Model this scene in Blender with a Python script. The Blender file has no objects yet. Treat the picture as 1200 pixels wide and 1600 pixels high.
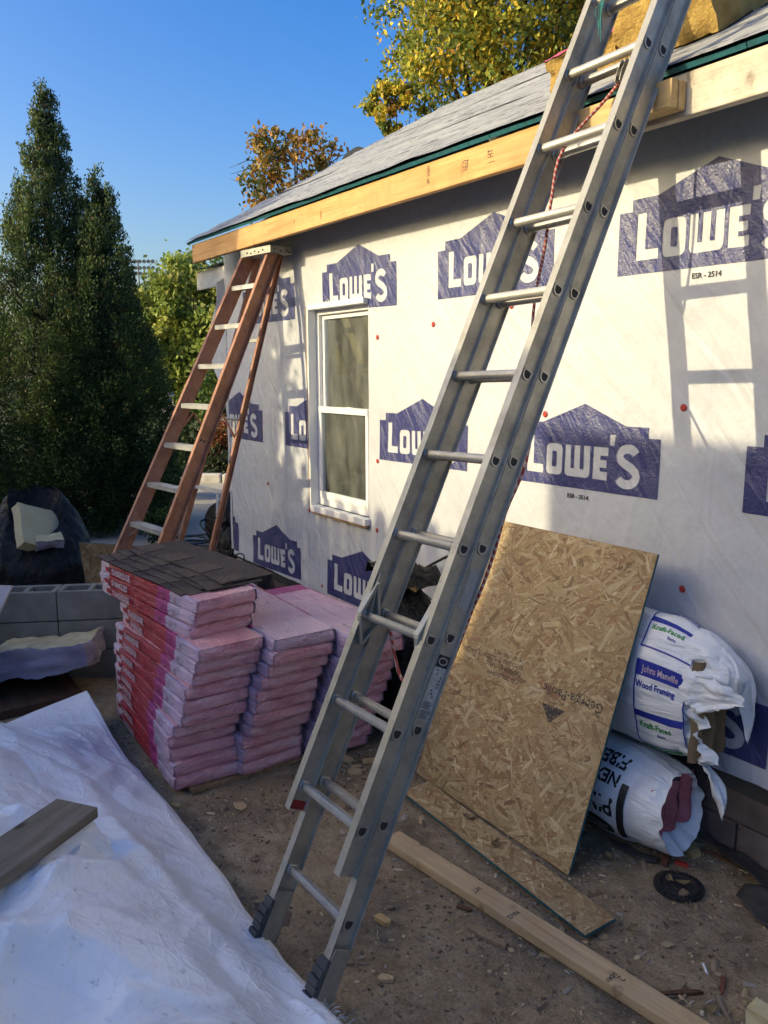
import bpy, bmesh, math, random
import numpy as np
from mathutils import Vector, Matrix, noise as mnoise

random.seed(7)
RNG = np.random.default_rng(11)
SC = bpy.context.scene
COL = SC.collection
R = math.radians

# ------------------------------------------------------------------ camera
yaw, pitch, roll = 0.9713, 0.1729, -0.0029
fw = Vector((-math.sin(yaw) * math.cos(pitch), math.cos(yaw) * math.cos(pitch), -math.sin(pitch)))
rt = Vector((math.cos(yaw), math.sin(yaw), 0))
up = rt.cross(fw)
rt2 = math.cos(roll) * rt + math.sin(roll) * up
up2 = -math.sin(roll) * rt + math.cos(roll) * up
cd = bpy.data.cameras.new('camera')
cam = bpy.data.objects.new('camera', cd)
COL.objects.link(cam)
m = Matrix.Identity(4)
for i in range(3):
    m[i][0], m[i][1], m[i][2] = rt2[i], up2[i], -fw[i]
m.translation = Vector((0, -2.8315, 1.9339))
cam.matrix_world = m
cd.sensor_fit = 'VERTICAL'
cd.sensor_height = 24.0
cd.lens = 24.0 * 1257.2 / 1600.0
cd.clip_start = 0.05
cd.clip_end = 2000
SC.camera = cam

# ------------------------------------------------------------------ light
SUN = Vector((0.3456, 1.0, -0.3644)).normalized()
elev = math.asin(-SUN.z)
W = bpy.data.worlds.new('World')
SC.world = W
W.use_nodes = True
wn = W.node_tree.nodes
bg = wn['Background']
sky = wn.new('ShaderNodeTexSky')
sky.sky_type = 'NISHITA'
sky.sun_disc = False
sky.sun_elevation = elev
sky.sun_rotation = math.atan2(-SUN.x, -SUN.y)
sky.air_density = 1.0
sky.dust_density = 4.4
sky.ozone_density = 2.2
hs = wn.new('ShaderNodeHueSaturation')
hs.inputs['Hue'].default_value = .514
hs.inputs['Saturation'].default_value = 1.54
hs.inputs['Value'].default_value = .98
W.node_tree.links.new(sky.outputs[0], hs.inputs['Color'])
W.node_tree.links.new(hs.outputs[0], bg.inputs[0])
bg.inputs[1].default_value = 0.15
sd = bpy.data.lights.new('sun', 'SUN')
sd.energy = 2.15
sd.angle = R(0.5)
sd.color = (1.0, 0.86, 0.54)
sun = bpy.data.objects.new('sun', sd)
COL.objects.link(sun)
sun.rotation_euler = SUN.to_track_quat('-Z', 'Y').to_euler()
sun.location = (0, -10, 12)
SC.view_settings.view_transform = 'Standard'
SC.view_settings.look = 'None'
SC.view_settings.exposure = 1.12
SC.view_settings.gamma = 1
SC.view_settings.use_curve_mapping = False


# ------------------------------------------------------------------ materials
class NT:
    def __init__(s, name):
        s.m = bpy.data.materials.new(name)
        s.m.use_nodes = True
        s.t = s.m.node_tree
        s.p = s.t.nodes['Principled BSDF']
        s.out = s.t.nodes['Material Output']
        s.co = None

    def n(s, typ, **kw):
        nd = s.t.nodes.new('ShaderNode' + typ)
        for k, v in kw.items():
            setattr(nd, k, v)
        return nd

    def l(s, a, b):
        s.t.links.new(a, b)

    def coord(s, scale=(1, 1, 1), rot=(0, 0, 0), kind='Object', rnd=True):
        tc = s.n('TexCoord')
        src = tc.outputs[kind]
        if rnd:
            oi = s.n('ObjectInfo')
            mu = s.n('VectorMath', operation='SCALE')
            mu.inputs[0].default_value = (7.3, 3.1, 5.7)
            s.l(oi.outputs['Random'], mu.inputs['Scale'])
            ad = s.n('VectorMath', operation='ADD')
            s.l(src, ad.inputs[0])
            s.l(mu.outputs[0], ad.inputs[1])
            src = ad.outputs[0]
        mp = s.n('Mapping')
        mp.inputs['Rotation'].default_value = rot
        mp.inputs['Scale'].default_value = scale
        s.l(src, mp.inputs['Vector'])
        return mp.outputs[0]

    def noise(s, co, scale=5, detail=6, rough=.55, dist=0.0):
        nd = s.n('TexNoise')
        nd.inputs['Scale'].default_value = scale
        nd.inputs['Detail'].default_value = detail
        nd.inputs['Roughness'].default_value = rough
        nd.inputs['Distortion'].default_value = dist
        s.l(co, nd.inputs['Vector'])
        return nd.outputs['Fac']

    def ramp(s, fac, stops, interp='LINEAR'):
        nd = s.n('ValToRGB')
        cr = nd.color_ramp
        cr.interpolation = interp
        while len(cr.elements) < len(stops):
            cr.elements.new(0.5)
        for e, (p, c) in zip(cr.elements, stops):
            e.position = p
            e.color = (*c, 1) if len(c) == 3 else c
        s.l(fac, nd.inputs[0])
        return nd.outputs[0]

    def mix(s, fac, a, b, mode='MIX'):
        nd = s.n('Mix', data_type='RGBA', blend_type=mode)
        for sock, v in ((nd.inputs[0], fac), (nd.inputs[6], a), (nd.inputs[7], b)):
            if hasattr(v, 'is_output'):
                s.l(v, sock)
            elif isinstance(v, (int, float)):
                sock.default_value = v
            else:
                sock.default_value = (*v, 1)
        return nd.outputs[2]

    def math(s, op, a, b=None):
        nd = s.n('Math', operation=op)
        for i, v in enumerate((a, b)):
            if v is None:
                continue
            if hasattr(v, 'is_output'):
                s.l(v, nd.inputs[i])
            else:
                nd.inputs[i].default_value = v
        return nd.outputs[0]

    def bump(s, h, strength=.5, dist=.01, prev=None):
        nd = s.n('Bump')
        nd.inputs['Strength'].default_value = strength
        nd.inputs['Distance'].default_value = dist
        s.l(h, nd.inputs['Height'])
        if prev is not None:
            s.l(prev, nd.inputs['Normal'])
        s.l(nd.outputs[0], s.p.inputs['Normal'])
        return nd.outputs[0]

    def set(s, color=None, rough=None, metal=None, spec=None):
        for key, v in (('Base Color', color), ('Roughness', rough), ('Metallic', metal), ('Specular IOR Level', spec)):
            if v is None:
                continue
            if hasattr(v, 'is_output'):
                s.l(v, s.p.inputs[key])
            elif isinstance(v, (int, float)):
                s.p.inputs[key].default_value = v
            else:
                s.p.inputs[key].default_value = (*v, 1)
        return s


def simple(name, c1, c2=None, scale=8, rough=.6, metal=0, bump=.3, bscale=None, bdist=.004, stretch=(1, 1, 1), spec=.4):
    t = NT(name)
    co = t.coord(stretch)
    c2 = c2 or tuple(x * .65 for x in c1)
    f = t.noise(co, scale)
    t.set(t.ramp(f, [(.3, c2), (.68, c1)]), rough, metal, spec)
    if bump:
        t.bump(t.noise(co, bscale or scale * 4), bump, bdist)
    return t.m


def wood(name, light, mid, dark, axis=0, rough=.7, knots=True, grain=1.0, wear=None, marks=False):
    t = NT(name)
    sc = [14.0, 14.0, 14.0]
    sc[axis] = .9
    co = t.coord(tuple(v * grain for v in sc))
    f = t.noise(co, 2.2, 8, .62, .6)
    c = t.ramp(f, [(.25, dark), (.45, mid), (.62, light), (.8, mid)])
    sc2 = [60.0, 60.0, 60.0]
    sc2[axis] = 2.0
    co2 = t.coord(tuple(v * grain for v in sc2))
    g = t.noise(co2, 1.6, 4)
    c = t.mix(t.ramp(g, [(.38, (.55, .55, .55)), (.6, (1, 1, 1))]), c, c)
    c = t.mix(.35, c, t.ramp(g, [(.3, dark), (.7, light)]), 'MIX')
    big = t.noise(t.coord((2.3, 2.3, 2.3)), 1.5, 5)
    c = t.mix(t.ramp(big, [(.4, (0, 0, 0)), (.75, (.5, .5, .5))]), c, dark)
    if knots:
        s3 = [3.2, 5.0, 5.0]
        vo = t.n('TexVoronoi')
        vo.inputs['Scale'].default_value = 1.0
        t.l(t.coord((4.6, 7.5, 7.5) if axis == 0 else (7.5, 4.6, 7.5)), vo.inputs['Vector'])
        k = t.ramp(vo.outputs['Distance'], [(.05, (1, 1, 1)), (.14, (0, 0, 0))])
        c = t.mix(t.math('MULTIPLY', k, .75), c, tuple(x * .35 for x in dark))
    if marks:
        vm = t.n('TexVoronoi')
        t.l(t.coord((9, 9, 5)), vm.inputs['Vector'])
        vm.inputs['Scale'].default_value = 1.0
        wob = t.noise(t.coord((30, 30, 9)), 1.0, 3)
        mk = t.ramp(t.math('ADD', vm.outputs['Distance'], t.math('MULTIPLY', wob, .25)), [(.22, (1, 1, 1)), (.30, (0, 0, 0))])
        c = t.mix(t.math('MULTIPLY', mk, .7), c, tuple(x * .5 for x in dark))
        bl = t.noise(t.coord((5, 5, 2.5)), 2.0, 6, .65)
        c = t.mix(t.ramp(bl, [(.52, (0, 0, 0)), (.66, (.6, .6, .6))]), c, tuple(x * .8 for x in mid))
    if wear:
        w = t.noise(t.coord((3, 3, 3)), 2.5, 7, .7)
        c = t.mix(t.ramp(w, [(.45, (0, 0, 0)), (.65, (.8, .8, .8))]), c, wear)
    t.set(c, rough, 0, .25)
    t.bump(g, .35, .003)
    return t.m


def m_attr(name, rough=.6, trans=0.0, grain=False, spec=.3):
    t = NT(name)
    a = t.n('VertexColor', layer_name='Col')
    c = a.outputs[0]
    if grain:
        uv = t.n('UVMap')
        mp = t.n('Mapping')
        mp.inputs['Scale'].default_value = (9, 130, 1)
        t.l(uv.outputs[0], mp.inputs[0])
        g = t.noise(mp.outputs[0], 1.4, 5, .65, .3)
        c = t.mix(1.0, c, t.ramp(g, [(.3, (.62, .56, .5)), (.55, (1, 1, 1)), (.75, (1.12, 1.1, 1.05))]), 'MULTIPLY')
        t.bump(g, .3, .001)
    t.set(c, rough, 0, spec)
    if trans:
        tr = t.n('BsdfTranslucent')
        t.l(c, tr.inputs[0])
        mx = t.n('MixShader')
        mx.inputs[0].default_value = trans
        t.l(t.p.outputs[0], mx.inputs[1])
        t.l(tr.outputs[0], mx.inputs[2])
        t.l(mx.outputs[0], t.out.inputs[0])
    return t.m


MAT = {}


def build_mats():
    M = MAT
    # ---- dirt
    t = NT('dirt')
    co = t.coord(rnd=False)
    a = t.noise(co, 1.1, 8, .6)
    b = t.noise(co, 9, 8, .65)
    c = t.noise(co, 95, 4, .7)
    col = t.ramp(b, [(.25, (.17, .115, .066)), (.45, (.36, .262, .158)), (.62, (.49, .375, .238)), (.8, (.58, .47, .32))])
    col = t.mix(t.ramp(a, [(.42, (0, 0, 0)), (.66, (.75, .75, .75))]), col, (.36, .265, .155))
    col = t.mix(t.ramp(t.noise(co, 2.4, 6, .6), [(.5, (0, 0, 0)), (.68, (.7, .7, .7))]), col, (.115, .098, .08))
    col = t.mix(t.ramp(c, [(.4, (.6, .6, .6)), (.56, (0, 0, 0))]), col, t.mix(.5, col, (.06, .045, .03)))
    vo = t.n('TexVoronoi', feature='F1')
    vo.inputs['Scale'].default_value = 150
    t.l(co, vo.inputs['Vector'])
    sp = t.math('LESS_THAN', vo.outputs['Distance'], .16)
    sel = t.math('GREATER_THAN', t.noise(co, 38, 2), .56)
    col = t.mix(t.math('MULTIPLY', t.math('MULTIPLY', sp, sel), .7), col, (.46, .36, .22))
    t.set(col, .95, 0, .15)
    p = t.bump(b, .7, .03)
    p = t.bump(c, .9, .010, p)
    t.bump(t.noise(co, 330, 3, .7), .8, .004, p)
    M['dirt'] = t.m
    # ---- house wrap
    def wrapbump(t, k=1.0, fine=0.0):
        co = t.coord((1, 1, 1), (0, R(38), 0), rnd=False)
        mp = t.n('Mapping')
        mp.inputs['Scale'].default_value = (9, 1, 1.6)
        t.l(co, mp.inputs[0])
        w1 = t.noise(mp.outputs[0], 1.0, 2, .45, 1.2)
        mp2 = t.n('Mapping')
        mp2.inputs['Rotation'].default_value = (0, R(-70), 0)
        mp2.inputs['Scale'].default_value = (5, 1, .8)
        t.l(t.coord(rnd=False), mp2.inputs[0])
        w2 = t.noise(mp2.outputs[0], 1.1, 2, .45, 1.6)
        w3 = t.noise(t.coord(rnd=False), 3.2, 5, .5)
        s = t.math('ADD', t.math('MULTIPLY', w1, .55), t.math('ADD', t.math('MULTIPLY', w2, .5), w3))
        p = t.bump(s, .55 * k, .05)
        if fine:
            f = t.noise(t.coord((60, 1, 90), rnd=False), 1.0, 3, .6, 1.0)
            f2 = t.noise(mp.outputs[0], 5, 3, .6, 1.0)
            p = t.bump(t.math('ADD', f, f2), fine, .006, p)
    t = NT('house_wrap_white')
    co = t.coord(rnd=False)
    f = t.noise(co, 1.3, 6)
    t.set(t.ramp(f, [(.3, (.48, .487, .505)), (.7, (.54, .547, .563))]), .5, 0, .35)
    wrapbump(t)
    M['wrap'] = t.m
    t = NT('wrap_print_blue')
    f = t.noise(t.coord(rnd=False), 40, 3)
    t.set(t.ramp(f, [(.3, (.030, .034, .125)), (.7, (.042, .048, .165))]), .38, 0, .6)
    wrapbump(t, 1.0, .55)
    M['print_blue'] = t.m
    M['print_black'] = simple('print_black', (.02, .02, .022), (.015, .015, .016), 20, .5, 0, 0)
    M['print_dblue'] = simple('print_deep_blue', (.02, .035, .30), (.018, .03, .24), 20, .45, 0, 0)
    M['print_green'] = simple('print_green', (.03, .28, .04), (.025, .2, .03), 20, .45, 0, 0)
    M['print_white'] = simple('print_white', (.62, .55, .58), (.40, .26, .30), 60, .4, 0, 0)
    t = NT('print_faded')
    co = t.coord()
    t.set((.05, .045, .045), .8)
    al = t.ramp(t.noise(co, 90, 4, .7), [(.38, (.2, .2, .2)), (.54, (.92, .92, .92))])
    t.l(al, t.p.inputs['Alpha'])
    M['print_faded'] = t.m
    # ---- woods
    M['fascia_new'] = wood('fir_board', (.66, .40, .17), (.56, .31, .11), (.34, .17, .055), 0, .6, marks=True)
    M['fascia_old'] = wood('old_pine_board', (.60, .54, .44), (.50, .44, .35), (.26, .21, .16), 0, .75, wear=(.63, .57, .46), marks=True)
    M['block_wood'] = wood('pine_block', (.66, .48, .24), (.55, .38, .17), (.30, .18, .07), 0, .65)
    M['lumber'] = wood('stud_lumber', (.62, .46, .26), (.50, .36, .19), (.26, .16, .08), 0, .75, wear=(.46, .34, .20), marks=True)
    M['plank_grey'] = wood('weathered_plank', (.30, .24, .17), (.22, .17, .115), (.10, .075, .05), 0, .85)
    M['brown_board'] = wood('brown_board', (.16, .085, .045), (.11, .055, .03), (.05, .025, .015), 0, .6, knots=False)
    M['fence_wood'] = wood('fence_wood', (.36, .26, .16), (.28, .2, .12), (.15, .1, .06), 2, .8, knots=False)
    M['chip'] = m_attr('wood_chip_mix', .85)
    M['osb_base'] = simple('osb_core', (.34, .22, .11), (.18, .105, .05), 30, .8, 0, .4)
    M['osb_strand'] = m_attr('osb_strand_tone', .62, 0, True, .35)
    M['teal_edge'] = simple('teal_edge_seal', (.018, .13, .16), (.012, .07, .09), 25, .6, 0, .2)
    # ---- metals
    def alu(name, c, r, axis=2, bumpk=.15):
        t = NT(name)
        sc = [90., 90., 90.]
        sc[axis] = 1.5
        g = t.noise(t.coord(tuple(sc)), 1.5, 4)
        d = t.noise(t.coord((1, 1, 1)), 7, 7, .7)
        cc = t.ramp(d, [(.3, tuple(x * .62 for x in c)), (.6, c)])
        cc = t.mix(t.ramp(t.noise(t.coord((8, 8, 8)), 6, 5, .7), [(.6, (0, 0, 0)), (.74, (.5, .5, .5))]), cc, (.13, .12, .105))
        t.set(cc, t.ramp(d, [(.3, (r + .14,) * 3), (.7, (r,) * 3)]), .66, .5)
        t.bump(g, bumpk, .002)
        return t.m
    M['alu'] = alu('ladder_aluminium', (.45, .425, .355), .42)
    M['alu_rung'] = alu('rung_aluminium', (.50, .475, .42), .36, 0)
    M['alu_step'] = alu('step_aluminium', (.58, .57, .55), .38, 0)
    M['dark_rubber'] = simple('grey_rubber', (.085, .083, .08), (.045, .044, .042), 30, .75, 0, .4)
    M['black_rubber_and_shade'] = simple('black_rubber_and_shade', (.016, .016, .017), (.04, .036, .032), 12, .7, 0, .6, 60)
    t = NT('orange_fiberglass')
    co = t.coord((1, 1, 1))
    d = t.noise(co, 9, 8, .65)
    c = t.ramp(d, [(.28, (.19, .088, .05)), (.5, (.37, .17, .095)), (.75, (.45, .24, .15))])
    c = t.mix(t.ramp(t.noise(t.coord((40, 40, 4)), 1.5, 6, .7), [(.55, (0, 0, 0)), (.75, (.7, .7, .7))]), c, (.12, .07, .05))
    c = t.mix(t.ramp(t.noise(co, 22, 3, .6), [(.70, (0, 0, 0)), (.73, (.8, .8, .8))]), c, (.6, .55, .5))
    t.set(c, .6, 0, .35)
    t.bump(d, .25, .003)
    M['fiberglass'] = t.m
    M['red_label'] = simple('red_label', (.42, .03, .03), (.25, .02, .02), 30, .5, 0, 0)
    M['white_label'] = simple('worn_label', (.52, .51, .48), (.30, .29, .27), 45, .5, 0, .1)
    M['label_grey'] = simple('label_grey', (.36, .36, .35), (.28, .28, .27), 45, .5, 0, .1)
    # ---- roof
    t = NT('roof_underlayment')
    co = t.coord((1, 1, 1), rnd=False)
    f = t.noise(co, 2.2, 8, .6)
    c = t.ramp(f, [(.3, (.28, .285, .285)), (.7, (.37, .375, .37))])
    mp = t.n('Mapping')
    mp.inputs['Rotation'].default_value = (R(-29), 0, 0)
    t.l(t.coord(rnd=False), mp.inputs[0])
    mp3 = t.n('Mapping')
    mp3.inputs['Scale'].default_value = (1.1, 11, .02)
    mp3.inputs['Rotation'].default_value = (0, 0, R(4))
    t.l(mp.outputs[0], mp3.inputs[0])
    s1 = t.noise(mp3.outputs[0], 1.6, 5, .6, .5)
    brk = t.noise(t.coord((14, 6, 6), rnd=False), 1.5, 3)
    st = t.math('MULTIPLY', t.ramp(s1, [(.50, (0, 0, 0)), (.53, (1, 1, 1)), (.57, (1, 1, 1)), (.60, (0, 0, 0))]),
                t.ramp(brk, [(.42, (0, 0, 0)), (.5, (1, 1, 1))]))
    c = t.mix(t.math('MULTIPLY', st, .8), c, (.075, .078, .08))
    t.set(c, .72, 0, .3)
    p = t.bump(s1, .6, .02)
    t.bump(t.noise(co, 30, 5), .35, .006, p)
    M['underlay'] = t.m
    M['roof_brown'] = simple('brown_shingle_roof', (.13, .095, .075), (.075, .055, .045), 18, .9, 0, .5)
    M['shingle'] = simple('shingle_granules', (.085, .062, .05), (.035, .027, .024), 60, .95, 0, .9, 260, .003)
    M['shingle2'] = simple('shingle_granules_light', (.125, .09, .066), (.06, .043, .034), 60, .95, 0, .9, 260, .003)
    M['shingle_edge'] = simple('shingle_asphalt', (.012, .012, .013), (.02, .02, .02), 40, .8, 0, .3)
    # ---- bundles
    def plastic_bump(t, k=.6):
        co = t.coord((1, 1, 1), (R(35), 0, 0))
        mp = t.n('Mapping')
        mp.inputs['Scale'].default_value = (9, 55, 18)
        t.l(co, mp.inputs[0])
        a = t.noise(mp.outputs[0], 1.8, 4, .55, 1.4)
        b = t.noise(t.coord((8, 8, 24)), 1.5, 4, .6, .8)
        p = t.bump(t.math('ADD', a, b), k, .02)
        return a
    t = NT('pink_plastic_wrap')
    a = plastic_bump(t, 1.0)
    f = t.noise(t.coord((3, 3, 14)), 2, 6, .65)
    c = t.ramp(f, [(.28, (.72, .24, .29)), (.5, (.93, .46, .48)), (.72, (.95, .67, .66))])
    dk = t.noise(t.coord((10, 10, 30)), 2.4, 3)
    c = t.mix(t.ramp(dk, [(.70, (0, 0, 0)), (.73, (.85, .85, .85))]), c, (.05, .035, .04))
    t.set(c, .30, 0, .6)
    t.p.inputs['Subsurface Weight'].default_value = 0.0
    M['bundle_pink'] = t.m
    def printed(name, stops, top=False):
        t = NT(name)
        plastic_bump(t, .7)
        tc = t.n('TexCoord')
        sx = t.n('SeparateXYZ')
        t.l(tc.outputs['Object'], sx.inputs[0])
        jag = t.noise(t.coord((1, 30, 60)), 1.5, 3)
        # local x runs 0 (hidden far end) .. 1 (near end)
        xx = t.math('ADD', sx.outputs[0], t.math('MULTIPLY', t.math('SUBTRACT', jag, .5), .05))
        c = t.ramp(xx, stops, 'CONSTANT')
        streak = t.noise(t.coord((2, 20, 55)), 2.2, 5, .65)
        c = t.mix(t.ramp(streak, [(.56, (0, 0, 0)), (.70, (.42, .42, .42))]), c, (.66, .38, .44))
        c = t.mix(t.ramp(streak, [(.3, (.6, .6, .6)), (.45, (0, 0, 0))]), c, (.10, .02, .035))
        t.set(c, .3, 0, .55)
        return t.m
    lil = (.56, .42, .50)
    red = (.33, .007, .022)
    mag = (.36, .02, .17)
    M['bundle_side'] = printed('printed_wrap_side', [(0, lil), (.06, (.56, .50, .56)), (.12, red), (.40, (.30, .012, .03)), (.42, red),
                                                     (.66, mag), (.78, (.45, .36, .47)), (.90, (.55, .40, .52))])
    M['bundle_top'] = printed('printed_wrap_top', [(0, mag), (.14, (.62, .36, .47)), (.28, (.70, .42, .50)), (.5, (.72, .47, .54)),
                                                   (.62, (.66, .40, .49)), (.8, (.70, .48, .54))])
    # ---- insulation, plastics
    M['yellow_fiber'] = simple('yellow_fibreglass', (.44, .30, .09), (.27, .165, .045), 14, .95, 0, .8, 70, .012)
    M['cream_fiber'] = simple('cream_fibreglass', (.62, .55, .34), (.42, .34, .17), 9, .95, 0, .8, 45, .015)
    M['pink_fiber'] = simple('pink_fibreglass', (.52, .17, .19), (.36, .10, .11), 12, .95, 0, .8, 60, .01)
    M['kraft'] = simple('kraft_paper', (.24, .165, .085), (.16, .105, .055), 10, .8, 0, .3)
    M['batt_side'] = simple('batt_side_fibre', (.42, .35, .38), (.26, .21, .25), 5, .9, 0, .7, 40, .01, (1, 1, 3))
    M['batt_brown'] = simple('batt_end_fibre', (.28, .14, .07), (.15, .07, .035), 16, .95, 0, .8, 60, .012)
    M['foam'] = simple('cream_foam', (.62, .53, .30), (.50, .41, .21), 4, .8, 0, .25)
    M['pink_foam'] = simple('pink_foam', (.60, .12, .20), (.42, .07, .13), 10, .8, 0, .3)
    M['white_board'] = simple('white_foam_board', (.58, .52, .51), (.50, .45, .44), 6, .6, 0, .1)
    t = NT('white_bag_plastic')
    f = t.noise(t.coord(), 4, 6)
    t.set(t.ramp(f, [(.3, (.66, .68, .70)), (.7, (.78, .79, .79))]), .35, 0, .5)
    p = t.bump(t.noise(t.coord((2, 9, 9)), 1.6, 5, .55, 1.0), .6, .03)
    t.bump(t.noise(t.coord(), 24, 4, .6, .6), .3, .008, p)
    M['bag_white'] = t.m
    t = NT('black_bag_plastic')
    a = t.noise(t.coord((1, 1, 1), (R(30), R(40), 0)), 7, 5, .6, 1.6)
    b = t.noise(t.coord((3, 3, .8)), 9, 4, .6, 1.0)
    t.set((.005, .0052, .006), .30, 0, .30)
    p = t.bump(a, 1.0, .05)
    p = t.bump(b, .8, .015, p)
    t.bump(t.noise(t.coord((1, 1, 1), (R(10), R(50), 0)), 26, 4, .6, 1.5), .7, .012, p)
    M['bag_black'] = t.m
    t = NT('white_tarp')
    co = t.coord(rnd=False)
    f = t.noise(co, 2.2, 8, .62)
    c = t.ramp(f, [(.3, (.82, .79, .745)), (.7, (.91, .885, .84))])
    c = t.mix(t.ramp(t.noise(co, 3.2, 7, .7, .5), [(.55, (0, 0, 0)), (.72, (.55, .55, .55))]), c, (.52, .49, .46))
    c = t.mix(t.ramp(t.noise(co, 26, 5, .75), [(.60, (0, 0, 0)), (.72, (.6, .6, .6))]), c, (.22, .19, .16))
    t.set(c, .30, 0, .55)
    cr = t.noise(t.coord((1, 1, 1), (0, 0, R(25)), rnd=False), 5.5, 6, .62, 1.6)
    ridg = t.math('ABSOLUTE', t.math('SUBTRACT', cr, .5))
    fine = t.noise(t.coord((1.0, 2.2, 1), (0, 0, R(-20)), rnd=False), 22, 5, .65, .8)
    vo = t.n('TexVoronoi', feature='DISTANCE_TO_EDGE')
    vo.inputs['Scale'].default_value = 7.5
    wv = t.n('VectorMath', operation='ADD')
    t.l(t.coord(rnd=False), wv.inputs[0])
    nz = t.n('TexNoise')
    nz.inputs['Scale'].default_value = 3
    t.l(t.coord(rnd=False), nz.inputs['Vector'])
    t.l(nz.outputs['Color'], wv.inputs[1])
    t.l(wv.outputs[0], vo.inputs['Vector'])
    crease = t.ramp(vo.outputs['Distance'], [(0, (1, 1, 1)), (.10, (0, 0, 0))])
    p = t.bump(ridg, .24, .05)
    p = t.bump(crease, .16, .010, p)
    t.bump(fine, .18, .006, p)
    M['tarp'] = t.m
    # ---- masonry etc
    M['cmu'] = simple('concrete_block', (.25, .235, .20), (.16, .15, .125), 7, .95, 0, .8, 130, .004)
    M['cmu_dark'] = simple('foundation_block', (.17, .135, .12), (.09, .07, .062), 6, .95, 0, .8, 110, .004)
    M['concrete'] = simple('driveway_concrete', (.42, .38, .31), (.33, .30, .25), 3, .9, 0, .4, 60)
    M['grass'] = simple('lawn_grass', (.07, .10, .025), (.035, .055, .015), 9, .95, 0, .7, 60, .03)
    M['kerb'] = simple('white_kerb_stone', (.62, .60, .56), (.42, .40, .37), 9, .85, 0, .5)
    M['white_paint'] = simple('white_paint', (.78, .77, .74), (.68, .67, .64), 6, .45, 0, .1)
    M['white_old'] = simple('old_white_paint', (.72, .70, .64), (.52, .49, .44), 12, .6, 0, .3)
    M['house_siding'] = simple('blue_grey_siding', (.10, .115, .13), (.08, .09, .10), 4, .7, 0, .1)
    M['dark_glass'] = simple('dark_glass', (.012, .014, .016), (.02, .022, .025), 2, .08, 0, 0)
    M['brick'] = simple('garage_render', (.34, .28, .22), (.26, .2, .15), 5, .9, 0, .3)
    M['grey_paint'] = simple('grey_paint', (.33, .34, .35), (.25, .26, .27), 6, .4, .2, .1)
    M['silver'] = simple('silver_car_paint', (.42, .44, .46), (.38, .40, .42), 3, .28, .6, 0)
    M['tyre'] = simple('tyre_rubber', (.02, .02, .02), (.03, .03, .03), 9, .8, 0, .3)
    M['bark'] = simple('bark', (.085, .065, .05), (.04, .03, .024), 10, .95, 0, .9, 40, .02, (3, 3, .5))
    M['leaf'] = m_attr('leaf_mix', .55, .35)
    M['needle'] = m_attr('conifer_spray', .6, .28)
    M['window_white'] = simple('vinyl_white', (.80, .79, .76), (.72, .71, .68), 5, .4, 0, .05)
    M['raw_wood'] = wood('raw_wood_edge', (.42, .28, .15), (.34, .21, .1), (.2, .12, .06), 2, .8, knots=False)
    M['paper'] = simple('brown_paper', (.40, .325, .215), (.31, .245, .155), 3, .8, 0, .4, 6, .02)
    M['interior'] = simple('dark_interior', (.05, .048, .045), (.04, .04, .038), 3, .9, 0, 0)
    t = NT('window_glass')
    gl = t.n('BsdfGlossy')
    gl.inputs['Roughness'].default_value = .03
    gl.inputs['Color'].default_value = (.9, .95, 1, 1)
    tr = t.n('BsdfTransparent')
    tr.inputs['Color'].default_value = (.88, .9, .9, 1)
    df = t.n('BsdfDiffuse')
    df.inputs['Color'].default_value = (.5, .48, .42, 1)
    fr = t.n('Fresnel')
    mx = t.n('MixShader')
    t.l(fr.outputs[0], mx.inputs[0])
    t.l(tr.outputs[0], mx.inputs[1])
    t.l(gl.outputs[0], mx.inputs[2])
    mx2 = t.n('MixShader')
    du = t.ramp(t.noise(t.coord((2, 2, .6)), 5, 6, .7), [(.4, (.03, .03, .03)), (.75, (.13, .13, .13))])
    t.l(du, mx2.inputs[0])
    t.l(mx.outputs[0], mx2.inputs[1])
    t.l(df.outputs[0], mx2.inputs[2])
    t.l(mx2.outputs[0], t.out.inputs[0])
    M['glass'] = t.m
    t = NT('red_rope')
    tc = t.coord((1, 1, 1), (0, R(40), 0))
    wv = t.n('TexWave')
    wv.inputs['Scale'].default_value = 22
    wv.inputs['Distortion'].default_value = 1.5
    t.l(tc, wv.inputs[0])
    t.set(t.ramp(wv.outputs['Fac'], [(.35, (.30, .05, .04)), (.6, (.34, .07, .055)), (.75, (.45, .33, .30))]), .8)
    M['rope'] = t.m
    M['teal_string'] = simple('teal_string', (.04, .20, .20), None, 30, .8, 0, 0)
    M['cap_red'] = simple('red_cap', (.45, .05, .03), (.32, .03, .02), 30, .5, 0, 0)
    M['cable'] = simple('grey_cable', (.09, .10, .11), (.05, .055, .06), 9, .45, 0, 0)
    M['glove'] = simple('tan_cloth', (.45, .30, .13), (.30, .19, .08), 14, .9, 0, .6)
    M['leaf_dry'] = simple('dry_leaf', (.24, .18, .08), (.14, .09, .04), 20, .8, 0, .3)
    M['red_bits'] = simple('red_brick_bit', (.20, .07, .045), (.12, .045, .03), 20, .9, 0, .5)
    M['rake_dark'] = simple('rubber_sheet', (.03, .028, .026), (.065, .056, .046), 5, .65, 0, .5)


build_mats()


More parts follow.
